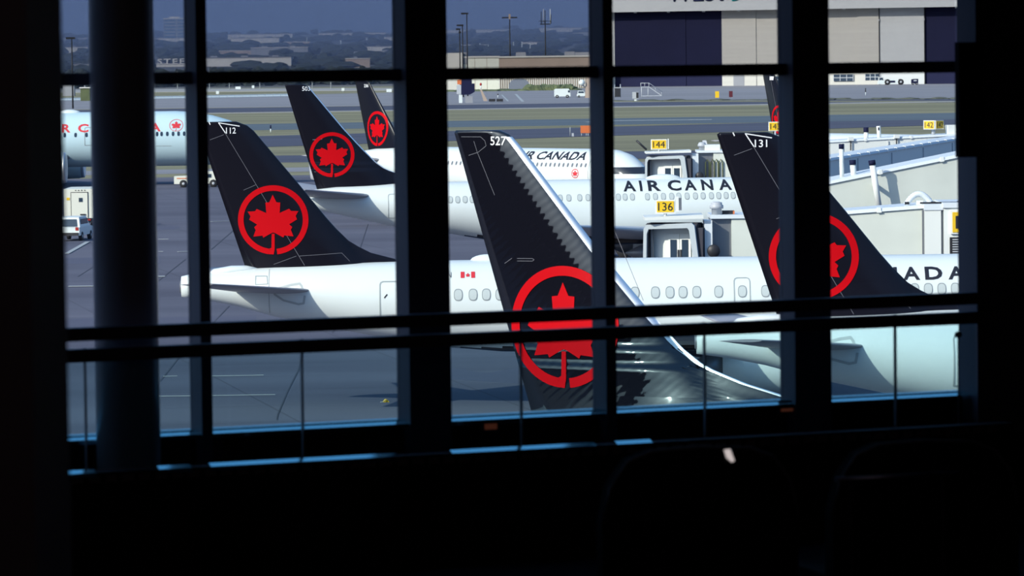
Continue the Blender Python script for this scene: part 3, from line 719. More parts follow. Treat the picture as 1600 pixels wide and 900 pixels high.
for y in (1.3, 6.8):
    for x in (-1.0, 1.0):
        MB().lathe([(.1, -.15), (.46, -.15), (.5, -.1), (.5, .1), (.46, .15), (.1, .15)], (x, y, .5), 'x', 20).build('wheel', M['tyre'], t)
def car(name, label, cat, g, rz, paint_m, glass_m=None, ln=4.6, wd=1.85, ht=1.85, roof=(.0, .62)):
    """a vehicle heading along local +x"""
    t = thing(name, label, cat, (g.x, g.y, g.z), rz)
    prof = [(0, .45), (0, 1.0), (.06*ln, 1.08), (.10*ln, ht*.97), (.17*ln, ht), (roof[1]*ln*.92, ht), (roof[1]*ln, ht*.94), (roof[1]*ln + .13*ln, 1.1), (ln*.97, 1.0), (ln, .85), (ln, .45)]
    mb = MB(); k = .92
    rings = []
    for y, s_ in ((-wd/2, .0), (-wd/2*.98, .03), (0, .04), (wd/2*.98, .03), (wd/2, 0)):
        rings.append([(x, y * (1 - .14 * max(0, (z - 1.0) / (ht - 1.0))), z + (s_ if z > .9 else 0)) for x, z in prof])
    mb.loft(rings, smooth=False); mb.build('body', paint_m, t)
    gm = glass_m or M['dark_window']; yb = wd/2*.93 + .02
    for s_ in (-1, 1):
        MB().prism([(.13*ln, 1.15), (.16*ln, ht - .15), (roof[1]*ln*.94, ht - .15), (roof[1]*ln + .08*ln, 1.15)], s_*(yb - .02), s_*(yb + .0)).build('side_glass', gm, t)
    MB().hexa([(-.02 + .055*ln, -wd*.38, 1.15), (.055*ln + .02, -wd*.38, 1.15), (.055*ln + .02, wd*.38, 1.15), (-.02 + .055*ln, wd*.38, 1.15)], [(-.03 + .095*ln, -wd*.34, ht - .15), (.11*ln, -wd*.34, ht - .15), (.11*ln, wd*.34, ht - .15), (-.03 + .095*ln, wd*.34, ht - .15)]).build('rear_glass', gm, t)
    for s_ in (-1, 1): MB().box((-.03, s_*wd*.40 - .12, .85), (.03, s_*wd*.40 + .12, 1.1)).build('tail_lamp', M['truck_red'], t)
    MB().box((-.08, -wd*.46, .45), (.0, wd*.46, .68)).build('bumper', M['dark_metal'], t)
    wheels(t, (.2*ln, .8*ln), -wd/2 + .1, wd/2 - .1, .37)
    return t
g = gnd(106, 377.5); car('pickup_truck', 'silver pickup seen from behind with red tail lamps, parked close behind the white box truck', 'car', g, math.radians(82), M['white'])
# baggage tug in front of the pale blue airliner
def tug(name, label, px0, px1, py):
    a, b = gnd(px0, py), gnd(px1, py); t = thing(name, label, 'tug', (a.x, a.y, 0)); ln = b.x - a.x
    MB().prism([(0, .4), (0, 1.22), (ln*.42, 1.28), (ln*.45, 1.05), (ln*.64, 1.05), (ln*.64, .4)], -.8, .8).build('body', M['cream'], t)
    MB().prism([(ln*.66, .4), (ln*.66, 1.72), (ln*.90, 1.72), (ln*.97, 1.1), (ln*1.0, 1.0), (ln*1.0, .4)], -.8, .8).build('cab', M['cream'], t)
    MB().box((ln*.70, -.83, 1.05), (ln*.80, -.80, 1.45)).build('side_window', M['dark_window'], t)
    MB().box((.06*ln, -.82, .95), (.36*ln, -.80, 1.05)).build('side_stripe', M['orange'], t)
    MB().box((ln*.85, -.2, 1.72), (ln*.9, .2, 1.95)).build('beacon', M['white'], t)
    wheels(t, (ln*.2, ln*.84), -.75, .75, .42, .2); return t
tug('baggage_tug', 'low cream baggage tug in front of the pale blue airliner, partly behind a thin post', 273, 344, 293)
# red tanker and cone below the wing of 503
g = gnd(937, 402); t = thing('tank_truck', 'dark red tank truck in the shade under the wing of the airliner numbered 503', 'truck', (g.x, g.y, 0))
MB().lathe([(.2, .4), (.85, .45), (1.0, .7), (1.0, 2.3), (.85, 2.5), (.2, 2.55)], (0, 0, 1.75), 'x', 24).build('tank', M['truck_red'], t)
MB().box((-1.7, -1.0, .6), (2.6, 1.0, .85)).build('chassis', M['dark_metal'], t)
MB().prism([(-1.7, .6), (-1.7, 1.6), (-1.4, 2.4), (.1, 2.4), (.1, .6)], -1.0, 1.0).build('cab', M['truck_red'], t)
MB().box((-1.2, -1.03, 1.5), (-.2, -1.0, 2.2)).build('side_window', M['dark_window'], t)
MB().tube((2.45, -.95, .8), (2.45, -.95, 2.75), .06).build('pipe', M['white'], t)
wheels(t, (-1.0, 1.6), -.9, .9, .5)
g = gnd(921, 371); t = thing('service_cart', 'orange service cart at the edge of the centre-right post, below the airliner numbered 503', 'cart', (g.x, g.y, 0))
MB().prism([(-.8, .4), (-.8, 1.0), (-.3, 1.05), (-.25, 1.5), (.6, 1.5), (.8, .9), (.8, .4)], -.6, .6).build('body', M['orange'], t)
MB().box((-.2, -.63, 1.1), (.5, -.6, 1.4)).build('side_window', M['dark_window'], t)
wheels(t, (-.5, .5), -.55, .55, .3, .2)
g = gnd(1006, 401.5); t = thing('traffic_cone', 'orange traffic cone with a white band beside the dark red tank truck', 'cone', (g.x, g.y, 0))
MB().lathe([(.30, .04), (.22, .3), (.1, .9), (.06, 1.05), (.02, 1.06)]).build('cone_body', M['orange'], t); MB().lathe([(.175, .5), (.12, .78)]).build('reflective_band', M['white'], t); MB().box((-.36, -.36, 0), (.36, .36, .05)).build('foot', M['tyre'], t)
# far vehicles
g = gnd(866, 153.3); t = thing('van', 'white van parked on the far lot, left of the white pickup', 'van', (g.x, g.y, g.z))
MB().prism([(0, .5), (0, 2.6), (.4, 2.9), (4.5, 2.9), (5.0, 2.2), (5.1, .5)], -1, 1).build('body', M['white'], t); wheels(t, (.9, 4.1), -.95, .95, .5); MB().box((4.3, -1.03, 1.7), (4.9, -1.0, 2.4)).build('side_window', M['dark_window'], t)
g = gnd(901, 152.5); car('pickup_truck', 'white pickup with dark windows on the far lot, right of the white van', 'car', g, 0, M['white'], None, 3.6, 1.9, 2.1)
g = gnd(862, 133.5); car('minivan', 'white minivan parked by the striped wall above the far lot', 'car', Vector((g.x, g.y, g.z)), 0, M['white'], None, 4.6, 1.9, 2.0)
# pushback tractor by the hangar and a dark cart
g = gnd(1371, 133); t = thing('pushback_tractor', 'low white pushback tractor with big dark wheels at the hangar', 'tractor', (g.x, g.y, g.z))
MB().prism([(0, .4), (.1, 1.5), (1.4, 2.0), (2.6, 1.7), (3.6, 2.4), (7.4, 2.0), (9.6, 1.9), (10.2, 1.2), (10.2, .4)], -1.5, 1.5).build('body', M['white'], t)
MB().prism([(.4, 1.5), (.5, 3.0), (2.2, 3.2), (2.5, 1.6)], -1.2, 1.2).build('cab', M['hangar_white'], t)
MB().prism([(.6, 1.9), (.7, 2.8), (2.0, 2.9), (2.2, 1.9)], -1.25, -1.2).build('cab_window', M['dark_window'], t)
MB().box((4.9, -1.55, .9), (6.8, -1.5, 1.7)).build('side_panel', M['hangar_navy'], t)
wheels(t, (3.8, 9.0), -1.4, 1.4, 1.15, .5)
g = gnd(1424, 132.6); t = thing('equipment_cart', 'small dark equipment cart beside the white pushback tractor', 'cart', (g.x, g.y, g.z))
MB().prism([(0, .5), (0, 2.1), (.9, 2.3), (2.6, 2.3), (2.6, .5)], -.9, .9).build('body', M['hangar_navy'], t); MB().box((.8, -.95, 1.4), (2.0, -.9, 1.9)).build('panel', M['grey'], t); wheels(t, (.6, 2.1), -.85, .85, .45)
M['dark_red'] = mat('dark_red_sign', (.10, .012, .02), .5)
# signs and markers on the field
def field_sign(name, label, px, py, wd, ht, leg, m, txt=None):
    g = gnd(px, py); t = thing(name, label, 'sign', (g.x, g.y, 0), 0)
    MB().box((-wd/2, -.15, leg), (wd/2, .15, leg + ht)).build('panel', m, t)
    for s_ in (-1, 1): MB().tube((s_*wd*.35, 0, 0), (s_*wd*.35, 0, leg), .06).build('post', M['grey'], t)
    return t
field_sign('airfield_sign', 'orange airfield board standing on the grass, left of its twin', 912.5, 213, 1.15, 1.25, .55, M['orange'])
field_sign('airfield_sign', 'orange airfield board standing on the grass, right of its twin', 922.5, 213, 1.05, 1.25, .55, M['orange'])
field_sign('airfield_sign', 'small yellow airfield sign on the far apron before the hangar', 1120.5, 154, 1.15, 1.9, .25, M['yellow'])
field_sign('airfield_sign', 'small dark red airfield sign on the far apron, right of the yellow one', 1142, 153, 1.1, 1.8, .25, M['dark_red'])
g = gnd(891, 213.5); t = thing('marker_post', 'thin pale marker post on the grass, left of the orange boards', 'post', (g.x, g.y, 0))
MB().tube((0, 0, 0), (0, 0, 1.6), .07).build('post', M['mark'], t); MB().box((.25, -.1, 0), (.6, .1, .6)).build('base_box', M['grey'], t)
g = gnd(423, 207); t = thing('marker_post', 'thin dark marker post on the grass between the fins of 112 and 503', 'post', (g.x, g.y, 0))
MB().tube((0, 0, 0), (0, 0, .7), .10).build('post', M['white'], t); MB().tube((0, 0, .7), (0, 0, 1.35), .14).build('head', M['hangar_navy'], t)
g = gnd(1352.5, 149); t = thing('marker_post', 'thin dark marker post on the far apron, right of the second wide post', 'post', (g.x, g.y, 0))
MB().tube((0, 0, 0), (0, 0, 1.0), .10).build('post', M['white'], t); MB().tube((0, 0, 1.0), (0, 0, 2.2), .16).build('head', M['dark_metal'], t)
# mobile stairs, cabinets, block barriers
g = gnd(1001, 152); t = thing('boarding_stairs', 'grey mobile stairs with railings on the far apron before the navy door', 'stairs', (g.x, g.y, 0))
MB().prism([(0, 3.1), (0, 3.3), (2.6, 3.3), (6.6, .5), (6.6, .2), (2.5, 3.1)], -.8, .8).build('flight', M['grey'], t)
for y in (-.8, .8):
    MB().path([(0, y, 4.4), (2.6, y, 4.4), (6.8, y, 1.5)], .07).build('handrail', M['grey'], t)
    for x, z in ((.1, 3.3), (1.3, 3.3), (2.6, 3.3), (4.6, 1.9), (6.5, .5)): MB().tube((x, y, z), (x, y, z + 1.1), .05, n=6).build('post', M['grey'], t)
    for x in (.3, 2.3): MB().tube((x, y, .0), (x, y, 3.1), .10, n=8).build('leg', M['grey'], t)
MB().box((.2, -.9, .3), (6.5, .9, .5)).build('chassis', M['grey'], t)
g = gnd(993, 158); t = thing('equipment_cabinet', 'pale equipment cabinet on a pedestal, left of the mobile stairs', 'cabinet', (g.x, g.y, 0))
MB().box((-.9, -.6, .7), (.9, .6, 2.6)).build('cabinet_body', M['grey'], t); MB().box((-.35, -.4, 0), (.3, .4, .7)).build('pedestal', M['white'], t); MB().box((.2, -.63, .85), (.85, -.6, 2.5)).build('door', M['dark_metal'], t)
g = gnd(965, 153); t = thing('tool_stand', 'small open metal frame stand at the left edge of the navy door', 'stand', (g.x, g.y, 0))
for x in (-.9, .9): MB().tube((x, 0, 0), (x, 0, 4.2), .12, n=8).build('post', M['grey'], t)
MB().box((-.9, -.3, .3), (.9, .3, 3.0)).build('panel', M['dark_metal'], t); MB().box((-1.2, -.4, 3.0), (1.2, .4, 3.2)).build('shelf', M['grey'], t)
for i, px in enumerate((769, 781)):
    g = gnd(px, 160.5); t = thing('approach_light_box', ('left' if i == 0 else 'right') + ' one of two low dark light boxes beside the far road', 'light box', (g.x, g.y, 0))
    MB().box((-.95, -.4, .35), (.95, .4, 1.1)).build('housing', M['dark_metal'], t)
    for k in range(4): MB().tube((-.75 + .5*k, 0, 0), (-.75 + .5*k, 0, .35), .06, n=6).build('leg', M['grey'], t)
g = gnd(778, 153); t = thing('wind_vane_pole', 'short pale pole on the far lot behind the light boxes', 'pole', (g.x, g.y, 0)); MB().tube((0,0,0), (0,0,.9), .12).build('pole', M['white'], t); MB().blob((0,0,1.1), (.25,.25,.25), 2, 0).build('head', M['dark_metal'], t)
g = gnd(762, 158); t = thing('barrier_arm', 'tan sloping barrier with a red cap beside the far lot', 'barrier', (g.x, g.y, 0))
MB().prism([(-1.2, 0), (-2.2, 3.4), (-1.8, 3.6), (0, 0)], -.3, .3).build('beam', M['bldg_warm'], t); MB().tube((-2.0, 0, 3.4), (-2.0, 0, 4.9), .18).build('post', M['white'], t); MB().blob((-2.0, 0, 5.0), (.35,.35,.5), 2, 0).build('cap', M['truck_red'], t)

g = gnd(603, 629); t = thing('wheel_chock', 'small yellow wheel chock lying on the apron near the first wide post', 'chock', (g.x, g.y, .02), .3)
MB().prism([(-.13, 0), (-.02, .12), (.02, .12), (.13, 0)], -.08, .08).build('block', M['yellow'], t); MB().path([(.0, -.1, .1), (-.15, -.14, .03), (-.26, -.1, .015)], .012).build('rope', M['mark'], t)
# ================================================================ hangar and buildings across the field
a = gnd(936, 136.3); b = gnd(1530, 130.8); d_ = b - a
hg = thing('aircraft_hangar', 'huge hangar with navy and beige sliding doors and lettering along its fascia', 'hangar', (a.x, a.y, 0), math.atan2(d_.y, d_.x))
S_ = (b - a).length / (1530 - 936)              # metres along the front per pixel
X = lambda px: (px - 936) * S_
ZT = 30.2
MB().box((0, 5, 0), (X(1530), 60, 38)).build('main_block', M['hangar_white'], hg)
fa = MB().box((-.5, -1.5, ZT), (X(1530), 5.2, 42)).build('fascia', M['hangar_white'], hg)
MB().box((-.5, 4.2, 0), (X(957) - .2, 5.2, ZT)).build('end_pier', M['hangar_white'], hg)
dn = MB()
for k in range(3): dn.box((X(957) + k * (X(1128) - X(957)) / 3, 4.3 - .25 * (k % 2), 0), (X(957) + (k + 1) * (X(1128) - X(957)) / 3 - .1, 4.8 - .25 * (k % 2), ZT))
dn.build('navy_door', M['hangar_navy'], hg)
bd = MB().box((X(1128), 4.0, 0), (X(1182), 4.8, ZT)).box((X(1182), 4.35, 0), (X(1340), 5, ZT)).box((X(1340), 3.9, 0), (X(1374), 4.8, ZT)).build('beige_door', M['hangar_beige'], hg)
wd_ = MB().box((X(1374), 4.1, 0), (X(1443.5), 4.8, ZT)).build('white_door', M['hangar_white'], hg)
MB().box((X(1443.5), 4.6, 0), (X(1530), 4.9, ZT)).build('navy_door', M['hangar_navy'], hg)
for px in (1374, 1443.5): MB().box((X(px) - .15, 3.7, 0), (X(px) + .15, 4.2, ZT)).build('door_track', M['dark_metal'], hg)
for x0, x1, z0, z1 in ((1303, 1333.5, 1.5, 4.2), (1352, 1375, 1.7, 4.3), (1205, 1226, .9, 3.7)):
    o = MB().box((X(x0), 3.8, z0), (X(x1), 4.36, z1)).build('window', M['dark_window'], hg)
    f = MB()
    for k in range(4): f.box((X(x0) + (X(x1) - X(x0)) * k / 3 - .12, 3.74, z0), (X(x0) + (X(x1) - X(x0)) * k / 3 + .12, 3.81, z1))
    f.box((X(x0), 3.74, (z0+z1)/2 - .12), (X(x1), 3.81, (z0+z1)/2 + .12)); f.build('glazing_bar', M['grey'], o)
MB().box((X(1146), 3.9, 0), (X(1163), 4.05, 5.2)).build('service_door', M['bldg_grey'], hg)
o = MB().box((X(1168), 4.2, 0), (X(1173.5), 4.4, 2.6)).build('small_door', M['bldg'], hg); MB().box((X(1170.5), 4.15, 1.2), (X(1173), 4.2, 2.2)).build('door_window', M['dark_window'], o)
for px in (994, 1047, 1103, 1158, 1323, 1495): MB().box((X(px) - .5, 1.0, ZT - .5), (X(px) + .5, 1.8, ZT)).build('soffit_lamp', M['white'], hg)
for px in (1374, 1443): MB().box((X(px) - .3, 3.4, 25.2), (X(px) + .3, 4.0, 25.8)).build('wall_lamp', M['grey'], hg)
def local_text(txt, m, x0, x1, z0, z1, y, nm='sign_lettering', bold=.02):
    bm = text_mesh(txt, 1.0, bold); wd = max(v.co.x for v in bm.verts)
    ex = bmesh.ops.extrude_face_region(bm, geom=bm.faces[:]); 
    for v in [g for g in ex['geom'] if isinstance(g, bmesh.types.BMVert)]: v.co.y = -1
    for v in bm.verts: v.co = Vector((x0 + v.co.x / wd * (x1 - x0), y + v.co.y * .3, z0 + v.co.z * (z1 - z0)))
    return put_bm(bm, nm, m, hg)
local_text('WEST', M['navy_print'], X(1049), X(1147), 34.0, 40.6, -1.52)
local_text('JET', M['teal_print'], X(1151), X(1216), 33.9, 40.6, -1.52)

def block(name, label, px0, px1, yt, yb, m, d=None, depth=None, roof=True, cat='building', wd_pad=0, roofm=None, group=None):
    """a building on the ground: front between two pixels columns at the depth of its foot"""
    a = atY(px0, yb, d) if d else gnd(px0, yb); b = atY(px1, yb, a.y); t_ = atY(px0, yt, a.y)
    zb = a.z; t = thing(name, label, cat, (a.x, a.y, zb), 0, group); wd = b.x - a.x; ht = t_.z - zb; dp = depth or max(8, min(40, wd * .6))
    MB().box((0, 0, -6 if d else 0), (wd, dp, ht)).build('wall', m, t)
    if roof:
        MB().box((-.3, -.4, ht), (wd + .3, dp + .3, ht + max(.35, ht * .05))).build('roof_edge', roofm or M['bldg'], t)
        n = 1 + int(wd / 25)
        for k in range(n):
            x = wd * (k + .35) / n; MB().box((x, dp * .3, ht), (x + min(4, wd * .12), dp * .5, ht + min(2.2, ht * .25))).build('roof_unit', M['bldg_grey'], t)
    return t, wd, ht
t, wd, ht = block('cargo_building', 'cream cargo building with a taller left end beside the light masts', 686, 780, 91, 141, M['cream'])
MB().box((-2, -1, 0), (X(722) - X(686), 8, ht + 2.0)).build('tall_end', M['bldg'], t)
MB().box((wd*.40, -.3, ht - 2.5), (wd*.47, 0, ht)).build('downpipe', M['bldg_grey'], t)
o = MB()
for k in range(1, 5): o.box((wd*k/5 - .08, -.06, 0), (wd*k/5 + .08, 0, ht))
o.build('panel_joint', M['bldg_warm'], t)
t, wd, ht = block('warehouse', 'long tan warehouse with a ribbed lower wall, right of the cream cargo building', 780, 933, 90.5, 138.5, M['bldg_warm'], depth=22)
o = MB()
for k in range(46): o.box((k*wd/46, -.35, 0), (k*wd/46 + wd/92, 0, ht*.48))
o.build('ribbed_cladding', M['bldg'], t)
MB().box((0, -.5, ht*.48), (wd, 0, ht*.52)).build('wall_rail', M['bldg_grey'], t)
MB().box((wd*.78, 2, ht), (wd*.93, 9, ht + 1.9)).build('roof_plant', M['bldg_grey'], t)
g = gnd(795, 140.5); t = thing('storage_tent', 'grey-blue rounded storage tent before the ribbed warehouse wall', 'tent', (g.x, g.y, 0))
MB().loft([[(4.1 - 4.1*math.cos(PI*k/14), y, 4.4*math.sin(PI*k/14) ** .6) for k in range(15)] for y in (0, 14)], smooth=False).build('tent_cover', mat('tent_canvas', (.16, .18, .22), .8), t)
g = gnd(921, 153); t = thing('beacon_tower', 'tan tower with a white ball on its left, beside the white pickup', 'tower', (g.x, g.y, 0))
MB().prism([(-1.4, 0), (-.9, 7.5), (.6, 7.5), (1.0, 0)], -.6, .6).build('tower_body', M['bldg_warm'], t); MB().blob((-2.3, -.8, 4.8), (.95,.95,.95), 3, 0).build('ball', M['white'], t); MB().tube((-2.2, -.6, 4.0), (-1.0, 0, 3.2), .2).build('bracket', M['grey'], t)
M['rough_grass'] = mat('rough_grass', (.085, .09, .065), .9, noise=.3, scale=.3)
M['berm'] = mat('berm_grass', (.09, .11, .05), .9, noise=.3, scale=.3)
mb = MB(); g = gnd(765, 142.5)
for k in range(60): mb.blob((gnd(700 + 3.4*k, 142).x, g.y + random.uniform(-3, 3) , 0), (2.6, 3, .7 + (1.6 if 36 < k < 58 else 0)), 2, .15)
tag(mb.build('verge_bushes', M['berm'], None), 'low green bushes along the foot of the cargo building and ribbed warehouse', 'bushes', None, 'stuff')
mb = MB()
for k in [q for q in range(60) if q not in (2, 3, 4)]: p = gnd(965 + 9.3*k, 158 - .006*9.3*k); mb.blob((p.x, p.y + random.uniform(-4, 4), 0), (3.2, 3, random.choice((.2, .25, .3, .55))), 2, .2)
tag(mb.build('verge_grass', M['rough_grass']), 'rough green grass along the far edge of the field before the hangar', 'grass', None, 'stuff')
# light masts, signal cabinet, utility pole, aerial tower
def mast(px, ytop, ybase, label, heads):
    g = gnd(px, ybase); ht = atY(px, ytop, g.y).z; t = thing('light_mast', label, 'lamp', (g.x, g.y, 0))
    MB().tube((0, 0, 0), (0, 0, ht), .24, .16, 10).build('mast_pole', M['dark_metal'], t)
    for dx, dz, w_ in heads: 
        MB().box((dx - w_, -.5, ht + dz), (dx + w_*.6, .5, ht + dz + .55)).build('floodlight', M['dark_metal'], t)
mast(731, 20, 152, 'tallest of the three dark floodlight masts beside the cream cargo building', [(-.4, -.5, 1.5)])
mast(724, 38, 152, 'middle-height of the three dark floodlight masts, its head turned left', [(-.5, -.6, 1.4)])
mast(719.5, 45, 152, 'shortest of the three dark floodlight masts, leftmost of the group', [(-.3, -.4, .9), (.2, -1.4, .5)])
mast(114, 60, 170, 'dark floodlight mast at the far left beside the round column', [(0, -.2, 1.6)])
g = gnd(729, 161); t = thing('signal_cabinet', 'dark stepped signal cabinet with an amber square at the foot of the light masts', 'cabinet', (g.x, g.y, 0))
MB().box((-2.2, -.5, 0), (-1.2, .5, 3.6)).build('post', M['white'], t); MB().box((-.4, -.6, 0), (1.8, .6, 2.0)).build('pedestal', M['bldg_grey'], t)
MB().prism([(-1.5, 2.4), (-1.5, 9), (1.6, 9), (1.6, 5.6), (2.4, 5.6), (2.4, 3.2), (1.0, 2.4)], -.7, .7).build('cabinet_body', M['hangar_navy'], t)
MB().box((-2.6, -.8, 5.4), (-1.4, -.7, 6.8)).build('amber_panel', M['orange'], t); MB().box((-2.8, -.7, 2.6), (-1.5, .4, 5.2)).build('side_box', M['grey'], t)
g = atY(797, 92, 1760); t = thing('utility_pole', 'tall utility pole with a crossarm behind the tan warehouse', 'pole', (g.x, g.y, 0)); ht = atY(797, 22, 1760).z; sc_ = 1760 / F
MB().tube((0, 0, 0), (0, 0, ht), .38, .22).build('pole', M['dark_metal'], t); MB().box((-12*sc_, -.2, atY(797, 28.5, 1760).z), (12*sc_, .2, atY(797, 26.5, 1760).z)).build('crossarm', M['dark_metal'], t)
MB().box((-1.5*sc_, -.3, ht - 8*sc_), (1.5*sc_, .3, ht)).build('insulator', M['bldg_warm'], t)
g = atY(852.5, 92, 1780); t = thing('aerial_tower', 'slim mast carrying a platform of upright whip aerials', 'tower', (g.x, g.y, 0)); zp = lambda y: atY(852, y, 1780).z; sc_ = 1780 / F
MB().tube((0, 0, 0), (0, 0, zp(30)), .35, .22).build('mast_pole', M['dark_metal'], t)
MB().box((-8*sc_, -.6, zp(38.5)), (8*sc_, .6, zp(37))).box((-10*sc_, -.4, zp(33.5)), (10*sc_, .4, zp(32.6))).build('platform', M['dark_metal'], t)
for dx, y0, m in ((-6, 18, 'dark_metal'), (-2.5, 14, 'grey'), (0, 16, 'dark_metal'), (8, 14, 'white'), (9, 22, 'dark_metal')): MB().tube((dx*sc_, 0, zp(37)), (dx*sc_, 0, zp(y0)), .16).build('whip_aerial', M[m], t)
# rising country beyond the airfield
def land_z(y): return 0 if y < 1900 else 37.5 * (y - 1900) / 2600
def land_at(px, py):
    d = ray(px, py); y = 1901.0
    while y < 4700 and H + d.z / d.y * y > land_z(y): y += 6
    return Vector((d.x / d.y * y, y, land_z(y)))
mb = MB(); mb.hexa([(-1500, 1895, -3), (1500, 1895, -3), (1500, 4600, -3), (-1500, 4600, -3)], [(-1500, 1895, -.1), (1500, 1895, -.1), (1500, 4600, 38.9), (-1500, 4600, 38.9)])
tag(mb.build('far_country', mat('scrubland', (.10, .095, .085), .9, noise=.4, scale=.012)), kind='structure')
far = [(356, 457, 54, 61, 'bldg', 'pale block with a broad flat roof on the skyline, upper left'), (361, 436, 60, 70, 'bldg', 'pale long wall building below the flat-roofed skyline block'), (392, 481, 75, 86, 'bldg_grey', 'grey long shed in the middle of the far trees'),
       (310, 455, 91, 103.5, 'bldg', 'long white low building nearest on the left of the far country'), (571, 618, 73, 80.5, 'bldg', 'upper cream building beside the centre-left post'), (553, 618, 81, 90, 'bldg', 'lower cream stepped building beside the centre-left post'),
       (498, 603, 52, 56, 'bldg', 'long pale strip of a building on the skyline above the poles'), (540, 578, 92, 105.5, 'bldg_warm', 'reddish low building among dark trees, left of centre'), (100, 137, 74, 83, 'bldg', 'pale low building behind the far-left floodlight mast'),
       (88, 150, 60.5, 64.5, 'bldg_grey', 'grey strip of a building on the far-left skyline'), (104, 150, 101, 107.5, 'bldg', 'white low-roofed building at the foot of the far-left mast'), (236, 300, 60, 66.5, 'bldg', 'tan long building below the glass office block'),
       (690, 800, 47, 51, 'bldg', 'pale long building on the skyline behind the floodlight masts'), (816, 847, 66, 73, 'bldg', 'pale box building between the utility pole and aerial tower'), (838, 940, 44, 49.5, 'bldg', 'pale long building on the skyline right of the aerial tower'),
       (896, 930, 52, 58, 'bldg_grey', 'grey block near the skyline at the right edge of the middle pane'), (444, 484, 66, 72, 'bldg_warm', 'small reddish shed left of the white flagpole'), (340, 392, 80, 86, 'bldg_warm', 'brown shed among trees above the long white building'),
       (706, 760, 71, 78, 'bldg_grey', 'grey shed behind the floodlight masts in the far trees'), (600, 618, 58, 66, 'bldg', 'tall pale block at the edge of the centre-left post')]
for px0, px1, yt, yb, m, lab in far:
    p = land_at((px0 + px1) / 2, yb); block('distant_building', lab, px0, px1, yt, yb, M[m], d=p.y, roofm=M['bldg'] if m != 'bldg' else M['roof'])
p = land_at(270, 65.6); t, wd, ht = block('office_block', 'glass office block standing above the skyline between column and thin post', 256, 300, 30, 65.6, M['bldg_grey'], d=p.y)
o = MB()
for k in range(7): o.box((.5, -.2, ht*(k + .3)/7), (wd*.42, 0, ht*(k + .8)/7)); o.box((wd*.5, -.2, ht*(k + .3)/7), (wd - .5, 0, ht*(k + .8)/7))
o.build('window_band', mat('blue_office_glass', (.05, .14, .24), .2), t); MB().box((wd*.2, 3, ht), (wd*.55, 10, ht + 2.4)).build('roof_house', M['bldg'], t)
p = land_at(265, 104.5); t, wd, ht = block('steel_warehouse', 'low steelworks shed with big pale roof letters, between column and thin post', 236, 306, 100.5, 105, M['bldg'], d=p.y)
bm = text_mesh('STEEL', 1.25, .02); wt = max(v.co.x for v in bm.verts); k_ = p.y / F
for v in bm.verts: v.co = Vector(((246 - 236 + v.co.x / wt * 54) * k_, -.5, ht + v.co.z * 8.5 * k_))
put_bm(bm, 'roof_lettering', M['bldg'], t)
# thin poles and stacks
def stick(name, px, y0, y1, label, m, cat, r=.35, d=None):
    p = land_at(px, y1) if d is None else atY(px, y1, d); z = atY(px, y0, p.y).z; t = thing(name, label, cat, (p.x, p.y, p.z)); MB().tube((0, 0, -2), (0, 0, z - p.z), r, r*.8, 10).build('shaft', M[m], t)
    MB().tube((0, 0, z - p.z), (0, 0, z - p.z + r), r*1.3, r*1.3, 10).build('cap', M[m], t)
stick('flagpole', 479.5, 59, 75, 'slim white flagpole left of the bare poles in the far trees', 'white', 'pole', .3)
for px, y0, y1, lab in ((532.5, 64, 69, 'short white stack, leftmost of the far white stacks'), (579.5, 61, 70, 'white stack, left of a close pair near the centre-left post'), (586, 61, 67, 'white stack, right of a close pair near the centre-left post'), (573, 60, 64, 'faint short white stack behind the close pair')): stick('chimney_stack', px, y0, y1, lab, 'white', 'chimney', .6)
for px, y0, y1, lab in ((802.5, 66, 84, 'tall pale post just right of the utility pole'), (815.5, 66, 84, 'tall pale post, second right of the utility pole'), (828.5, 68, 84, 'slim pale post, third right of the utility pole'), (750, 68, 82, 'slim pale post right of the floodlight masts'), (763, 70, 82, 'slim pale post, farther right of the floodlight masts')): stick('yard_post', px, y0, y1, lab, 'white', 'post', .3)
for px in (277.5, 327.5, 358.5, 406, 488, 517): stick('street_light', px, 112, 141, 'slim pale street light pole before the treeline', 'mark', 'lamp', .16, 1780)
for o in bpy.data.objects:
    if o.name.startswith('street_light') and o.type == 'EMPTY': o['group'] = 'street lights along the treeline'
for px, py, lab in ((372, 139.3, 'small white board on the field before the treeline, widest one'), (395.5, 137.5, 'small white board higher up beside the widest one'), (340, 147, 'small white cabin at the left end of the white barrier'), (536, 142, 'narrow white board right of the fin numbered 503'), (608, 144, 'small pale hut right of the fin numbered 236')):
    g = gnd(px, py + 1.5); t = thing('field_board', lab, 'board', (g.x, g.y, 0)); w_ = .85 if 'widest' not in lab or 'beside' in lab else 1.7
    if 'hut' in lab: w_ = 1.5
    MB().box((-w_/2*1.3, -.3, .4), (w_/2*1.3, .3, 1.5)).build('panel', M['white'], t); MB().box((-.1, -.1, 0), (.1, .1, .5)).build('post', M['grey'], t)
block('airfield_hut', 'small grey-green hut at the far left edge of the field beside the round column', 126, 141, 138, 158, M['berm'], depth=4)
block('airfield_hut', 'small dark hut with a pale flat roof at the extreme left of the field', 98, 116, 131, 150, M['bldg_grey'], depth=4, roofm=M['white'])
# white barrier wall beyond the pale far apron
a, b = gnd(80, 158), gnd(450, 150.8); mb = MB(); n = 30
t = thing('barrier_wall', 'long low white concrete barrier wall across the far left of the field', 'wall', (a.x, a.y, 0), math.atan2((b - a).y, (b - a).x)); L_ = (b - a).length
for k in range(n): mb.prism([(-.4, 0), (-.4, .25), (-.15, .6), (-.12, 1.0), (.12, 1.0), (.15, .6), (.4, .25), (.4, 0)], L_*k/n, L_*(k + .97)/n, 'x')
mb.build('barrier_block', M['white'], t)
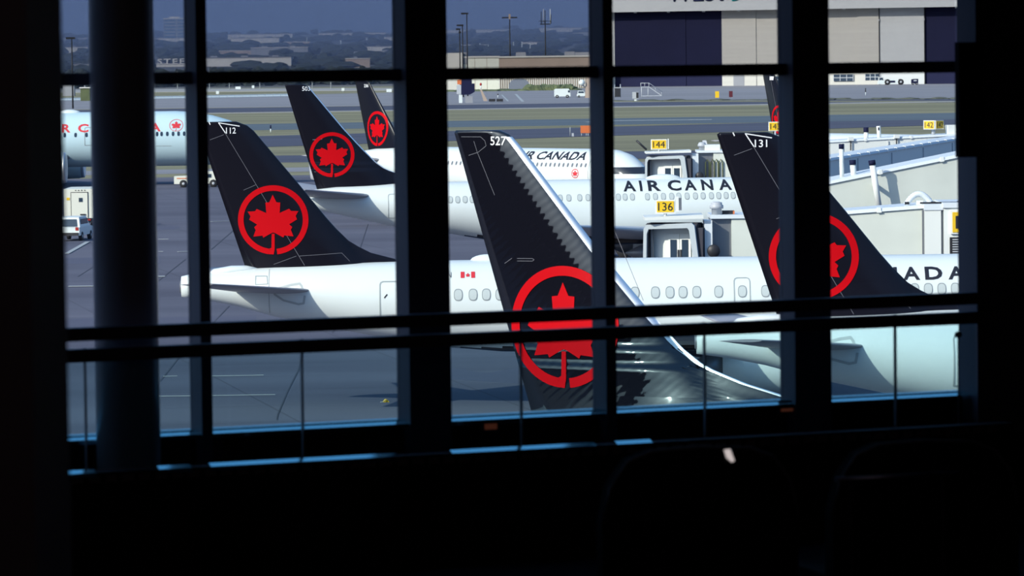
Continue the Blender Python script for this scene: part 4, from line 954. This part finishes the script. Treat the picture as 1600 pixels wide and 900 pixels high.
# trees
def woods(name, label, pts):
    mb = MB()
    for p, r, h in pts: mb.blob((p.x, p.y, p.z + h*.42), (r, r*.8, h*.58), 2, .28)
    return tag(mb.build(name, M['tree']), label, 'trees', None, 'stuff')
pts = []
for k in range(300):
    px = random.uniform(60, 640); d = random.uniform(1930, 2050); q = atY(px, 100, d); pts.append((Vector((q.x, d, land_z(d))), random.uniform(2.5, 5), random.uniform(3.5, 7.5)))
woods('treeline', 'dark dense treeline along the far left edge of the airfield', pts)
for lo, hi, lab, n in ((2150, 2700, 'dark trees of the nearer far country behind the treeline', 170), (2700, 3500, 'hazy trees scattered among the far sheds', 190), (3500, 4550, 'pale blue hazy trees on the skyline', 190)):
    pts = []
    for k in range(n):
        d = random.uniform(lo, hi); px = random.uniform(60, 960); q = atY(px, 80, d); r = random.uniform(4, 11)
        if any(p0 - 6 < px < p1 + 6 and land_at((p0+p1)/2, yb).y - 130 < d < land_at((p0+p1)/2, yb).y + 5 for p0, p1, yt, yb, m, l in far) and random.random() < .93: continue
        if 240 < px < 335 and d < 2600: continue
        pts.append((Vector((q.x, d, land_z(d))), r, random.uniform(3, 6.5)))
    woods('woodland', lab, pts)
# haze over the far country
mh = bpy.data.materials.new('haze'); mh.use_nodes = True; n = mh.node_tree.nodes; l = mh.node_tree.links; n.clear()
o = n.new('ShaderNodeOutputMaterial'); vs = n.new('ShaderNodeVolumeScatter'); va = n.new('ShaderNodeVolumeAbsorption'); ad = n.new('ShaderNodeAddShader')
HZ = (.36, .50, .84)
for x in (vs, va): x.inputs['Color'].default_value = (*HZ, 1); x.inputs['Density'].default_value = .00055
l.new(vs.outputs[0], ad.inputs[0]); l.new(va.outputs[0], ad.inputs[1]); l.new(ad.outputs[0], o.inputs['Volume'])
tag(MB().box((-1400, 1800, -2), (1400, 5200, 130)).build('haze', mh), 'blue haze over the far country', 'haze', None, 'stuff')

# ================================================================ boarding bridges
def tunnel(name, label, A, B, ht, wd, m, ribs=0, trim=True, root=None, roofm=None):
    """A, B: (px, py, depth) of the near upper edge"""
    a, b = atY(*A), atY(*B); d = Vector((b.x - a.x, b.y - a.y, 0)); L = d.length; rz = math.atan2(d.y, d.x); sl = (b.z - a.z) / L
    t = root or thing(name, label, 'boarding bridge', (a.x, a.y, 0), rz); z0 = a.z
    f = lambda x, y, dz: (x, y, z0 + sl * x + dz)
    w_ = MB().hexa([f(0, 0, -ht), f(L, 0, -ht), f(L, wd, -ht), f(0, wd, -ht)], [f(0, 0, -.12), f(L, 0, -.12), f(L, wd, -.12), f(0, wd, -.12)]).build('tunnel_wall', m, t)
    MB().hexa([f(-.1, -.10, -.16), f(L + .1, -.10, -.16), f(L + .1, wd + .12, -.16), f(-.1, wd + .12, -.16)], [f(-.1, -.05, 0), f(L + .1, -.05, 0), f(L + .1, wd + .05, 0), f(-.1, wd + .05, 0)]).build('roof', roofm or M['bridge_trim'], t)
    n = max(2, int(L / 3.2))
    for k in range(n):
        x = L * (k + .5) / n; MB().hexa([f(x - .11, -.13, -.2), f(x + .11, -.13, -.2), f(x + .11, .1, -.05), f(x - .11, .1, -.05)], [f(x - .08, -.10, .02), f(x + .08, -.10, .02), f(x + .08, .1, .05), f(x - .08, .1, .05)]).build('roof_clip', M['bridge_white'], t)
    for k in range(ribs):
        x = L * (k + 1) / (ribs + 1); MB().hexa([f(x - .05, -.07, -ht), f(x + .05, -.07, -ht), f(x + .05, .0, -ht), f(x - .05, .0, -ht)], [f(x - .05, -.07, -.3), f(x + .05, -.07, -.3), f(x + .05, .0, -.3), f(x - .05, .0, -.3)]).build('wall_rib', M['grey'], t)
    for x in (L*.35, L*.8): MB().tube((x, wd/2, 0), f(x, wd/2, -ht), .35, n=14).build('support_leg', M['grey'], t)
    return t, f, L
def sign_box(t, p, num, wd, ht, rz=0, both=False, post=.5, dark=False):
    """a yellow number box on a post; p is its lower middle, in the bridge's own frame"""
    p = Vector(p); Mx = Matrix.Translation(p) @ Matrix.Rotation(rz, 4, 'Z')
    o = MB().box((-wd/2, -.10, 0), (wd/2, .10, ht), Mx).build('number_sign', M['bridge_white'], t)
    MB().box((-wd/2 + .06, -.125, .06), (wd/2 - .06, -.095, ht - .06), Mx).build('sign_face', M['yellow'], o)
    u = Mx.to_3x3() @ Vector((1, 0, 0))
    flat_text(num, 'gate_number', M['ink'], o, Mx @ Vector((-wd*.37, -.125, ht*.2)), u, ht*.6, width=wd*.74, bold=.0, lift=.012)
    MB().tube(p - Vector((0, 0, post)), p, .07).build('sign_post', M['grey'], o)
    return o
def cab(name, label, px, py, d, num, wd, drop):
    """the docking head of a bridge: canopy hood, bellows, doors, drum, vent, number sign"""
    a = atY(px, py, d); t = thing(name, label, 'boarding bridge', (a.x, a.y, 0), 0); z = a.z; w_ = wd
    zf = z - drop
    MB().hexa([(0, -.1, z - .14), (w_ + .1, -.1, z - .10), (w_ + .1, 2.6, z - .1), (0, 2.6, z - .14)], [(0, -.1, z - .02), (w_ + .1, -.1, z + .06), (w_ + .1, 2.6, z + .06), (0, 2.6, z - .02)]).build('roof', M['bridge_white'], t)
    hood = MB(); hp = lambda y, k: [(-.05 + k, y, zf), (.0 + k, y, z - .55), (.12 + k, y, z - .36), (w_*.88, y, z - .28), (w_*.93, y, z - .4), (w_*1.02, y, zf)]
    hi = lambda y, k: [(.10 + k, y, zf), (.14 + k, y, z - .75), (.22 + k, y, z - .55), (w_*.80, y, z - .50), (w_*.83, y, z - .6), (w_*.93, y, zf)]
    for a0, b0 in zip(range(5), range(1, 6)):
        O, I, O2, I2 = hp(-.12, 0), hi(-.12, 0), hp(.06, 0), hi(.06, 0)
        hood.hexa([O[a0], O[b0], I[b0], I[a0]], [O2[a0], O2[b0], I2[b0], I2[a0]])
    hood.build('canopy_hood', M['awning'], t)
    bl = MB()
    for k in range(7):
        y = .08 + .16*k; s_ = .04 if k % 2 else 0
        for x0, x1 in ((.0 + s_, .16), (w_*.92, w_*1.06 - s_)):
            bl.hexa([(x0, y, zf), (x1, y, zf), (x1, y + .16, zf), (x0, y + .16, zf)], [(x0, y, z - .5), (x1, y, z - .5), (x1, y + .16, z - .5), (x0, y + .16, z - .5)])
        bl.box((.05, y, z - .5), (w_*.95, y + .16, z - .34 + s_))
    bl.build('bellows', M['bellows'], t)
    MB().box((.15, .72, zf), (w_*.95, .84, z - .4)).build('inner_wall', M['bridge_white'], t)
    for s_ in (0, 1):
        x0 = w_*(.37 + .21*s_); x1 = x0 + w_*.20; dz = z - drop*.34
        dr = MB().box((x0, .66, zf), (x1, .72, dz)).build('door', M['bridge_white'], t)
        MB().box((x0 + .09, .63, zf + drop*.17), (x1 - .12, .67, zf + drop*.55)).build('door_window', M['dark_window'], dr)
        MB().box((x0 + (w_*.17 if s_ == 0 else .02), .60, zf + drop*.18), (x0 + (w_*.17 if s_ == 0 else .02) + .06, .66, zf + drop*.36)).build('door_handle', M['dark_metal'], dr)
    MB().box((w_*.82, .64, zf + .1), (w_*.92, .72, zf + drop*.5)).build('side_window', M['dark_window'], t)
    MB().box((.20, .3, zf), (.30, .45, z - .5)).build('inner_post', M['metal'], t)
    for o in t.children:
        if o.name.split('.')[0] in ('canopy_hood', 'bellows', 'inner_wall', 'door', 'side_window', 'inner_post'): o.rotation_euler = (0, 0, math.radians(-17)); o.location = (0, .55, 0)
    # drum and side wall to the right of the hood
    MB().box((w_*1.06, .2, zf), (w_*1.20, 1.6, z - .2)).build('corner_column', M['bridge_trim'], t)
    MB().lathe([(.03, -.06), (.26, -.05), (.28, .0), (.28, .16)], (w_*1.22, .1, zf + drop*.34), 'y', 24).build('fan_disc', M['dark_metal'], t)
    MB().box((w_*1.20, .9, zf), (w_*1.55, 3.6, z - .12)).build('dark_wall', M['metal'], t)  # side wall in a darker grey than the tunnel
    MB().box((w_*1.55, .7, zf), (w_*2.6, 3.6, z - .05)).build('tunnel_wall', M['bridge'], t)
    MB().box((w_*1.18, .6, z - .14), (w_*2.6, 3.7, z + .02)).build('rear_roof', M['bridge_trim'], t)
    v = MB().lathe([(.22, z), (.22, z + .28), (.30, z + .28), (.30, z + .42), (.24, z + .46), (.24, z + .54), (.12, z + .58)], (w_*1.30, 1.2, 0), 'z', 24).build('roof_vent', M['grey'], t)
    MB().tube((w_, 1.8, 0), (w_, 1.8, zf), .4).build('support_leg', M['grey'], t)
    return t, z, w_, zf
t, z, w_, zf = cab('boarding_bridge', 'docking head of gate bridge signed 136, just above the fuselage numbered 112', 1007, 339, 180, '136', 2.45, 2.3)
sc_ = 180 / F
s = sign_box(t, ((1040.5 - 1007) * sc_, .6, z + .12), '136', 31*sc_, 21.5*sc_, math.radians(0), post=.2)
sign_text = []
MB().box(((1056.5 - 1007)*sc_, .5, z + .2), ((1061.5 - 1007)*sc_, .75, z + .85)).build('sign_side', M['bridge_white'], t)
MB().box(((1061.5 - 1007)*sc_, .52, z + .25), ((1066 - 1007)*sc_, .7, z + .78)).build('rear_sign', M['metal'], t)
MB().box(((1131 - 1007)*sc_, 1.3, z + .02), ((1150 - 1007)*sc_, 1.6, z + .18)).build('beacon_bar', M['dark_metal'], t); MB().box(((1148 - 1007)*sc_, 1.25, z + .03), ((1150.5 - 1007)*sc_, 1.3, z + .17)).build('amber_light_spot', M['orange'], t)
t, z, w_, zf = cab('boarding_bridge', 'docking head of gate bridge signed 144, beside the dark cockpit windows of a parked jet', 1009, 237, 284, '144', 3.0, 2.6)
sc_ = 284 / F
sign_box(t, ((1030 - 1009)*sc_, .6, z + .12), '144', 25*sc_, 16*sc_, 0, post=.2)
MB().box(((1044 - 1009)*sc_, .5, z + .15), ((1045.5 - 1009)*sc_, .75, z + .85)).build('sign_side', M['bridge_white'], t)
MB().box(((1102 - 1009)*sc_, .8, z - .1), ((1126 - 1009)*sc_, 2.2, z + .40)).build('roof_box', M['bridge_white'], t)
for px in (1103, 1111, 1117, 1124):
    x = (px - 1009)*sc_; MB().path([(x, .6, z - 2.2), (x, .6, z - .8), (x + .12, .6, z - .6), (x + .25, .6, z - .8), (x + .25, .6, z - 2.2)], .045).build('pipe_loop', M['berm'], t)
MB().path([(-.6, 1.2, z + .75), (.1, 1.2, z + .1)], .07).build('stay_bar', M['dark_metal'], t)
# front tunnel of gate 136, telescoping towards the right, with the rotunda and its sign
t, f, L = tunnel('boarding_bridge', 'pale front bridge tunnel above the last letters of the nearest title, hose on its roof', (1168, 341, 190), (1442, 320, 190), 3.0, 3.0, M['bridge'])
a = atY(1447, 319.5, 190); sc_ = 190 / F; X0 = L
MB().box((L + .05, -.25, a.z - 3.0), (L + .80, 3.2, a.z - .2)).build('telescopic_section', M['bridge_white'], t); MB().box((L + .02, -.30, a.z - .25), (L + .9, 3.3, a.z + .02)).build('section_roof', M['bridge_trim'], t)
MB().box((L - .05, -.12, a.z - 3.0), (L + .08, 3.1, a.z - .2)).build('joint_seal', M['metal'], t); MB().box((L + .80, -.12, a.z - 3.0), (L + .92, 3.1, a.z - .2)).build('joint_seal', M['metal'], t)
MB().box((L + .92, -.3, a.z - 3.0), (L + 5, 3.6, a.z - .1)).build('rotunda', M['bridge_white'], t); MB().box((L + .88, -.4, a.z - .15), (L + 5.1, 3.7, a.z + .08)).build('rotunda_roof', M['bridge_trim'], t)
x1 = L + (1486.5 - 1442)*sc_; zt = a.z - .35
o = MB().box((x1 - .08, -.42, zt - 1.0), (x1 + 1.3, -.3, zt + .08)).build('number_sign', M['bridge_white'], t); MB().box((x1, -.45, zt - .92), (x1 + 1.2, -.41, zt)).build('sign_face', M['yellow'], o)
flat_text('1', 'gate_number', M['ink'], o, (x1 + .14, -.45, zt - .75), (1, 0, 0), .58, width=.2, lift=.012)
gr = MB().box((x1 - .12, -.36, zt - 2.1), (x1 + 1.2, -.3, zt - 1.15)).build('grille', M['dark_metal'], t); sl = MB()
for k in range(8): sl.box((x1 + .0, -.40, zt - 2.05 + .11*k), (x1 + 1.15, -.35, zt - 2.0 + .11*k))
sl.build('grille_slat', M['grey'], gr)
hb = MB(); hx = (1419 - 1442)*sc_ + L; rings = []
P_ = [Vector((hx + 1.16*(k/28), .9, a.z - .05 + .50*math.sin(PI*k/28) ** .8)) for k in range(29)]
for i, p in enumerate(P_):
    dd = (P_[min(i+1, 28)] - P_[max(i-1, 0)]).normalized(); u = Vector((0, 1, 0)); v = dd.cross(u); r = .15 if i % 2 else .125
    rings.append([p + (u*math.cos(2*PI*k/14) + v*math.sin(2*PI*k/14))*r for k in range(14)])
hb.loft(rings); hb.build('air_hose', M['bridge_trim'], t)
MB().box((hx + .45, .7, a.z - .05), (hx + .75, 1.1, a.z + .16)).build('hose_unit', M['bridge_white'], t)
mb = MB()
for k in range(3): mb.box((L - .8 + 1.2*k, .2, a.z + .0), (L - .6 + 1.2*k, .4, a.z + .12))
mb.box((L - .1, .25, a.z + .02), (L + 3, .32, a.z + .10)); mb.build('cable_tray', M['dark_metal'], t)
tunnel('boarding_bridge', 'cream sunlit bridge tunnel rising to the right behind the hose, crossed by a leaning pipe', (1230, 296, 213), (1520, 236.5, 214), 3.4, 3.0, M['bridge'])
tunnel('boarding_bridge', 'bridge tunnel whose long side is in blue shade, between two sunlit ones', (1220, 259, 262), (1530, 210.5, 330), 3.4, 1.7, M['bridge_white'], ribs=5)
t, f, L = tunnel('boarding_bridge', 'farthest white sunlit bridge tunnel, carrying the corner sign 142 on its roof', (1245, 222.5, 345), (1530, 207, 347), 3.4, 3.0, M['bridge_white'], ribs=3)
sc_ = 346 / F; sx_ = (1466.5 - 1245) * sc_; p = f(sx_, .6, .45)
sign_box(t, (p[0] - .40, p[1] - .0, p[2]), '142', 1.0, .75, math.radians(-35), post=.0); sign_box(t, (p[0] + .40, p[1], p[2]), '142', 1.0, .75, math.radians(35), post=.0)
MB().tube((p[0], p[1] + .3, p[2] - .5), (p[0], p[1] + .3, p[2] + .2), .16).build('sign_post', M['grey'], t)
p = f((1488 - 1245)*sc_, .4, 0); MB().box((p[0], p[1], p[2]), (p[0] + .9, p[1] + 1, p[2] + .75)).build('roof_box', M['bridge_white'], t)
for px in (1329, 1402): 
    p = f((px - 1245)*sc_, -.25, 0); MB().box((p[0] - .15, p[1], p[2] - .1), (p[0] + .3, p[1] + .3, p[2] + .2)).build('floodlight', M['bridge_white'], t); MB().box((p[0] - .0, p[1] + .05, p[2] - .9), (p[0] + .09, p[1] + .12, p[2])).build('cable', M['dark_metal'], t)
a = atY(1196, 214, 330); t = thing('boarding_bridge', 'far white bridge roof carrying the sign 143 at the second wide post', 'boarding bridge', (a.x, a.y, 0)); sc_ = 330 / F
MB().box((0, 0, a.z - 3), (58*sc_, 4, a.z - .2)).build('tunnel_wall', M['bridge_white'], t); MB().box((-.1, -.15, a.z - .25), (58*sc_ + .1, 4.1, a.z)).build('roof', M['bridge_trim'], t)
sign_box(t, (16*sc_, .5, a.z + .45), '143', 21*sc_, 14.5*sc_, 0, post=.5)
MB().tube((1.5, 2, 0), (1.5, 2, a.z - 3), .4).build('support_leg', M['grey'], t)
def vent(label, px0, y0, px1, y1, d, wpx, cap=True):
    a, b = atY(px0, y0, d), atY(px1, y1, d); t = thing('vent_pipe', label, 'pipe', b); v = a - b; r = wpx * d / F / 2
    k = 1 - (7.5 * d / F) / v.length if cap else 1
    MB().tube((0, 0, 0), v * k, r, n=20).build('pipe', M['bridge_white'], t)
    MB().tube(v * k, v, r*1.15, n=20).build('cap', M['hangar_navy'] if cap else M['bridge_trim'], t)
    if d == 212.6: MB().box((v.x*.5 - .08, 0, v.z*.5 - .08), (v.x*.5 + .08, .9, v.z*.5 + .08)).build('bracket', M['grey'], t)
    if not cap: MB().box((v.x - r*.3, -r*1.1, v.z - .35), (v.x + r*.3, -r*.8, v.z - .1)).build('slot', M['dark_metal'], t)
vent('white vent pipe with dark cap against the shaded bridge tunnel, leftmost of three', 1314.5, 225, 1315.5, 280, 214.3, 7)
vent('short white vent pipe with dark cap, middle of three along the cream bridge roof', 1332, 250, 1334, 277, 214.3, 9)
vent('long leaning white vent pipe with dark cap crossing the cream bridge tunnel', 1362, 250.5, 1374, 327, 212.6, 9.5)
vent('far white vent pipe with dark cap above the white sunlit bridge', 1353, 199, 1353.5, 218.5, 346.8, 7)
vent('far white vent pipe with a slot and no dark cap, right of the capped one', 1372.5, 197, 1374, 217.5, 346.8, 6.5, False)
# ================================================================ the dark room
TH = math.atan(.442); U = Vector((math.cos(TH), math.sin(TH), 0)); V = Vector((math.sin(TH), -math.cos(TH), 0)); W0 = Vector((0, 28.6, 0))
RM = Matrix.Translation(W0) @ Matrix.Rotation(TH, 4, 'Z')          # room frame: x along the window wall, -y into the room
def wall_pt(px, py, v=0.0):
    """where the sight line meets the plane v metres inside the glass: (u, z)"""
    d = ray(px, py); n = V; t = ((W0 + V * v).dot(n) - 0) / d.dot(n); p = d * t
    return (p - W0).dot(U), H + p.z
def rbuild(mb, name, m, parent=None):
    o = mb.build(name, m, parent)
    if parent is None: o.matrix_world = RM
    return o
FL, CE = 10.62, 17.2
UL, UR, VB = -34.0, 16.0, 42.0
u_left, u_right = -12.0, wall_pt(1527, 350, .2)[0]
z_sill = wall_pt(475, 661, .0)[1]
rb = lambda *boxes: [MB()] and None
def boxes(name, m, bs, parent=None, kind='structure', label=None, cat=None):
    mb = MB()
    for u0, u1, v0, v1, z0, z1 in bs: mb.box((u0, -v1, z0), (u1, -v0, z1))
    o = rbuild(mb, name, m, parent)
    if kind: o['kind'] = kind
    return tag(o, label, cat)
boxes('floor', M['carpet'], [(UL, UR, -.3, VB, FL - .4, FL)])
boxes('ceiling', M['room_black'], [(UL, UR, -.3, VB, CE, CE + .4)])
boxes('wall_back', M['room_black'], [(UL, UR, VB, VB + .3, FL, CE)])
boxes('wall_left', M['room_black'], [(UL - .3, UL, -.3, VB, FL, CE)])
boxes('wall_right', M['room_black'], [(UR, UR + .3, -.3, VB, FL, CE)])
boxes('wall_front', M['room_black'], [(UL, u_left, -.035, .1, FL, CE), (u_right, UR, -.035, .1, FL, CE), (u_left, u_right, -.035, .1, 16.4, CE), (u_left, u_right, -.035, .012, FL, z_sill - .07)])
# outside of the terminal around the room
boxes('terminal_facade', M['facade'], [(UL - .35, UR + 5, -.4, VB + 3, 0, FL - .45), (UL - .35, UR + 5, -.4, VB + 3, CE + .45, 18.2), (UR + .35, UR + 5, -.4, VB, FL - .45, CE + .45)])
mb = MB(); u = UL  # unseen roof teeth, added to make the near fin's reflection jagged
while u < UR + 4:
    mb.prism([(u, 18.2), (u + 2.2, 18.2), (u + 1.9, 19.9), (u + 1.1, 20.6), (u + .5, 19.6)], -6.0, -.2); u += 3.1
o = rbuild(mb, 'added_roof_teeth', M['facade']); o['kind'] = 'structure'
mb = MB(); mb.box((-330, -60, 0), (-62, 60, 13.6)); mb.box((-62, -60, 0), (-38, 60, 6.3)); y = -58  # unseen dark mass with toothed top, added for the near fin to reflect
while y < 58:
    mb.prism([(y, 13.6), (y + 3.0, 13.6), (y + 2.7, 15.4), (y + .8, 16.2)], -90, -62.5, 'x'); y += 4.2
o = mb.build('reflected_mass', M['facade']); o['kind'] = 'structure'
# window posts: (front left px, front right px at y 350), protrusion
posts = [(310.5, 327.5, .14), (637.0, 702.0, .14), (945.0, 961.0, .14), (1240.5, 1297.5, .14), (1526.0, 1720.0, .24)]
PU = []
for i, (a, b, v) in enumerate(posts):
    ua, ub = wall_pt(a, 350, v)[0], wall_pt(b, 350, v)[0]; PU.append((ua, ub))
    boxes('trim_%d' % (i + 1), M['mullion'], [(ua, ub, -.09 if i < 4 else -.03, v, z_sill - .3, 16.5)])
edges = [u_left] + [x for p in PU for x in p][:-1]
bays = [(edges[0], edges[1]), (edges[2], edges[3]), (edges[4], edges[5]), (edges[6], edges[7]), (edges[8], PU[4][0])]
pitch = (PU[2][0] - PU[0][0]) / 2
xt = [PU[0][0] - pitch * k for k in range(1, 40) if PU[0][0] - pitch * k > u_left + .3]
for k, u in enumerate(xt): boxes('trim_%d' % (k + 11), M['mullion'], [(u, u + PU[0][1] - PU[0][0], -.09, .14, z_sill - .3, 16.5)])
zt0, zt1 = wall_pt(470, 129.0, .05)[1], wall_pt(470, 109.5, .05)[1]
for i, (a, b) in enumerate(bays):
    w_ = boxes('window_%d' % (i + 1), M['mullion'], [(a, b, -.09, .05, zt0, zt1), (a, b, -.09, .0, z_sill - .16, z_sill - .05)])
    boxes('glass_upper', M['glass_frit'], [(a, b, -.055, -.04, zt1 - .02, 16.4)], w_, None)
    boxes('glass_lower', M['glass_clear'], [(a, b, -.055, -.04, z_sill - .07, zt0 + .02)], w_, None)
for o in bpy.data.objects:
    if o.parent and o.parent.name.startswith('window_') and o.name.startswith('glass'): o.matrix_parent_inverse = Matrix.Identity(4)
# polished sill nosing and lower ledge catching the sky
def nosing(name, v, zc, ht, tilt, m, label=None, ua=None, ub=None):
    ua = u_left if ua is None else ua; ub = PU[4][0] if ub is None else ub
    d = ht / math.sin(math.radians(tilt + 6)); dv, dz = d * math.cos(math.radians(tilt)), d * math.sin(math.radians(tilt))
    mb = MB(); mb.prism([(-(v - dv), zc + dz/2), (-v, zc - dz/2), (-v, zc - dz/2 - .03), (-(v - dv), zc - dz/2 - .03)], ua, ub, 'x')
    o = rbuild(mb, name, m); o['kind'] = 'structure'; return o
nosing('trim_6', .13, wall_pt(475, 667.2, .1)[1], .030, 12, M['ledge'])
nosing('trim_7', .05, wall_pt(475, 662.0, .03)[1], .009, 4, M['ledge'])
for k, (pa, pb) in enumerate(((60, 151), (248, 299.5), (329, 622), (706, 931), (964, 1019))):  # gaps in the ledge stand in for dark reflections of posts and column
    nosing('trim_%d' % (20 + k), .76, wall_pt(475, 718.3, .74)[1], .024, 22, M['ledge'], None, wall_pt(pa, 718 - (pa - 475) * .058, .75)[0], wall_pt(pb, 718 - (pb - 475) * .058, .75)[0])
# heater casing below the ledge with its row of slots
zc_ = wall_pt(475, 721.5, .74)[1]
h_ = thing('heater_casing', 'low dark heater casing with a row of slots along the foot of the window', 'heater', (0, 0, 0)); h_.matrix_world = RM
boxes('casing', M['room_black'], [(u_left, PU[4][0], .60, .735, FL, zc_)], h_, None)
sl_u = u_left
M['slot'] = mat('slot_plate', (.12, .10, .11), .5, spec=.3)
s0 = None
zsl = wall_pt(475, 731, .74)[1]
sl_u = wall_pt(60, 735, .74)[0]
while sl_u < PU[4][0] - .12:
    if s0 is None: s0 = boxes('slot', M['slot'], [(0, .075, .735, .742, zsl - .022, zsl + .022)], h_, None); s0.location.x = sl_u
    else:
        c = s0.copy(); C.objects.link(c); c.parent = h_; c.location.x = sl_u
    sl_u += .1125
# amber reflections in the knee wall, built as small glowing boxes
for px, py, lab in ((175, 696, 'dim amber reflection on the dark wall under the round column'), (770, 665, 'dim amber reflection on the dark wall under the fin numbered 527'), (1233, 637, 'dim amber reflection on the dark wall at the second wide post')):
    u, z = wall_pt(px, py, .12); t = thing('amber_reflection', lab, 'lamp', (0, 0, 0)); t.matrix_world = RM @ Matrix.Translation((u, -.06, z))
    MB().box((-.06, -.02, -.045), (.06, .0, .045)).build('housing', M['dark_metal'], t); MB().loft([[(x*k, y, zz*k) for x, zz in ((-.045, -.03), (.045, -.03), (.045, .03), (-.045, .03))] for y, k in ((-.015, 1), (-.045, .85))], smooth=False).build('lens', M['amber'], t)  # the lens is the glowing face that stands in for the amber reflection
# guard rail: two dark bars with tinted glass below the lower one
gr = thing('guard_rail', 'dark double-bar guard rail with tinted glass panels running across all the windows', 'railing'); gr.matrix_world = RM
v0, v1 = .62, .70
uA, uB = u_left, wall_pt(1530, 480, v1)[0]
for y0, y1 in ((497.5, 517.7), (530.0, 550.3)):
    z1, z0 = wall_pt(504, y0, v1)[1], wall_pt(504, y1, v1)[1]
    boxes('rail_bar', M['mullion'], [(uA, uB, v0, v1, z0, z1)], gr, None)
zg1 = z1 - .01; zg0 = wall_pt(475, 716, .67)[1]
js = [wall_pt(px, 600, .66)[0] for px in (133, 472, 814, 1101, 1399)]
ends = [uA, *js, uB]
for a, b in zip(ends, ends[1:]): boxes('glass_panel', M['glass_guard'], [(a + .009, b - .009, .655, .667, zg0, zg1)], gr, None)
for u in js: boxes('joint_rod', M['metal'], [(u - .005, u + .005, .645, .675, zg0, wall_pt(504, 528, .66)[1])], gr, None)
rod = wall_pt(1494, 560, .66)[0]; t_z = wall_pt(1494, 523, .66)[1]
MB().tube((rod, -.69, zg0), (rod, -.69, t_z), .006, n=8).build('lock_rod', M['metal'], gr); MB().lathe([(.004, t_z - .02), (.024, t_z - .012), (.028, t_z), (.02, t_z + .02), (.004, t_z + .025)], (rod, -.69, 0), 'z', 16).build('lock_knob', M['metal'], gr)
# round column just behind the glass line and the near pillars that frame the view
p0, p1 = ray(143.5, 350), ray(243.5, 350); y_c = 27.15
ca, cb = atY(144.5, 350, y_c), atY(245, 350, y_c); cc = (ca + cb) / 2
mb = MB().lathe([((cb.x - ca.x)/2, 8.0), ((cb.x - ca.x)/2, 21.0)], (cc.x, cc.y, 0), 'z', 64)
o = mb.build('column', mat('column_paint', (.45, .44, .50), .32)); o['kind'] = 'structure'
pl = atY(104, 450, 13.6); o = MB().box((pl.x - 1.6, 12.6, FL), (pl.x, 13.6, CE)).build('pillar', M['room_black']); o['kind'] = 'structure'
# dark display on the right-hand post
ua, za = wall_pt(1496, 66, .34); ub, zb = wall_pt(1536, 245, .34)
t = thing('wall_display', 'dark slim panel hung on the right-hand post beside the hangar view', 'display'); t.matrix_world = RM
boxes('housing', M['room_black'], [(ua, ub, .30, .36, zb, za)], t, None); boxes('bracket', M['dark_metal'], [(ua + .05, ub - .02, .24, .30, zb + .2, za - .2)], t, None); boxes('screen', M['leather'], [(ua + .01, ub - .01, .358, .366, zb + .02, za - .02)], t, None)
# lounge chairs in the dark
M['edge_highlight'] = mat('chair_edge_highlight', (.05, .05, .065), .5)  # pale cord stands in for the highlight along the chair's top edge
def chair(px0, px1, py, dd, label):
    a, b = atY(px0, py, dd), atY(px1, py, dd); wd = b.x - a.x; t = thing('lounge_chair', label, 'chair', (a.x, a.y, FL), TH * .6, 'lounge chairs by the window'); zt = (a.z + b.z) / 2 - FL
    bk = [(0, .35), (0, zt*.72), (.04*wd, zt*.86), (.13*wd, zt*.955), (.25*wd, zt*.99), (.5*wd, zt*1.0), (.75*wd, zt*.99), (.87*wd, zt*.955), (.96*wd, zt*.86), (wd, zt*.72), (wd, .35)]
    bo = MB().prism(bk, 0, .12).build('backrest', M['leather'], t); MB().path([(x, -.005, z) for x, z in bk[1:-1]], .008).build('edge_highlight', M['edge_highlight'], bo)
    MB().prism([(.0, .40), (.02, .48), (.10, .52), (.62, .48), (.66, .42), (.62, .36), (0, .34)], .04, wd - .04, 'x').build('seat', M['leather'], t)
    for x in (0.02, wd - .07):
        MB().box((x, .0, .0), (x + .05, .06, .4)).build('leg', M['metal'], t); MB().box((x, .55, 0), (x + .05, .61, .4)).build('leg', M['metal'], t)
        MB().box((x - .03, .05, .58), (x + .08, .60, .63)).build('armrest', M['leather'], t)
    return t, zt
chair(940, 1262, 702, 21.0, 'black rounded lounge chair back below the fin numbered 527, white glint on it')
chair(1300, 1610, 692, 21.6, 'black rounded lounge chair back below the right-hand window')
p = atY(1139, 711, 20.95); t = thing('white_glint', 'tiny white glint at the top of the middle lounge chair back', 'lamp', p)  # reflected glint, built as a small glowing piece
MB().loft([[(x*k, -.01 - q, z*k) for x, z in ((-.026, .028), (.006, .032), (.028, -.03), (.012, -.036), (-.014, -.012))] for q, k in ((0, 1), (.02, .9))], smooth=False).build('lens', M['glint'], t); MB().box((-.02, -.01, -.03), (.02, .02, .02)).build('glint_backing', M['dark_metal'], t)  # the lens is the glowing face that stands in for the glint
bar = thing('chrome_bar', 'thin grey metal bar before the right-hand chair back in the dark', 'bar', (0, 0, FL))
pa, pb = atY(1306, 749, 21.0), atY(1498, 739.5, 21.2)
MB().tube(pa - Vector((0, 0, FL)), pb - Vector((0, 0, FL)), .010, n=12).build('bar_tube', mat('dull_steel', (.34, .34, .42), .4, metal=1), bar)
for p, k in ((pa, .08), (pb, -.08)): MB().tube((p.x + k, p.y, 0), (p.x + k, p.y, p.z - FL), .010, n=8).build('stand', M['room_black'], bar)
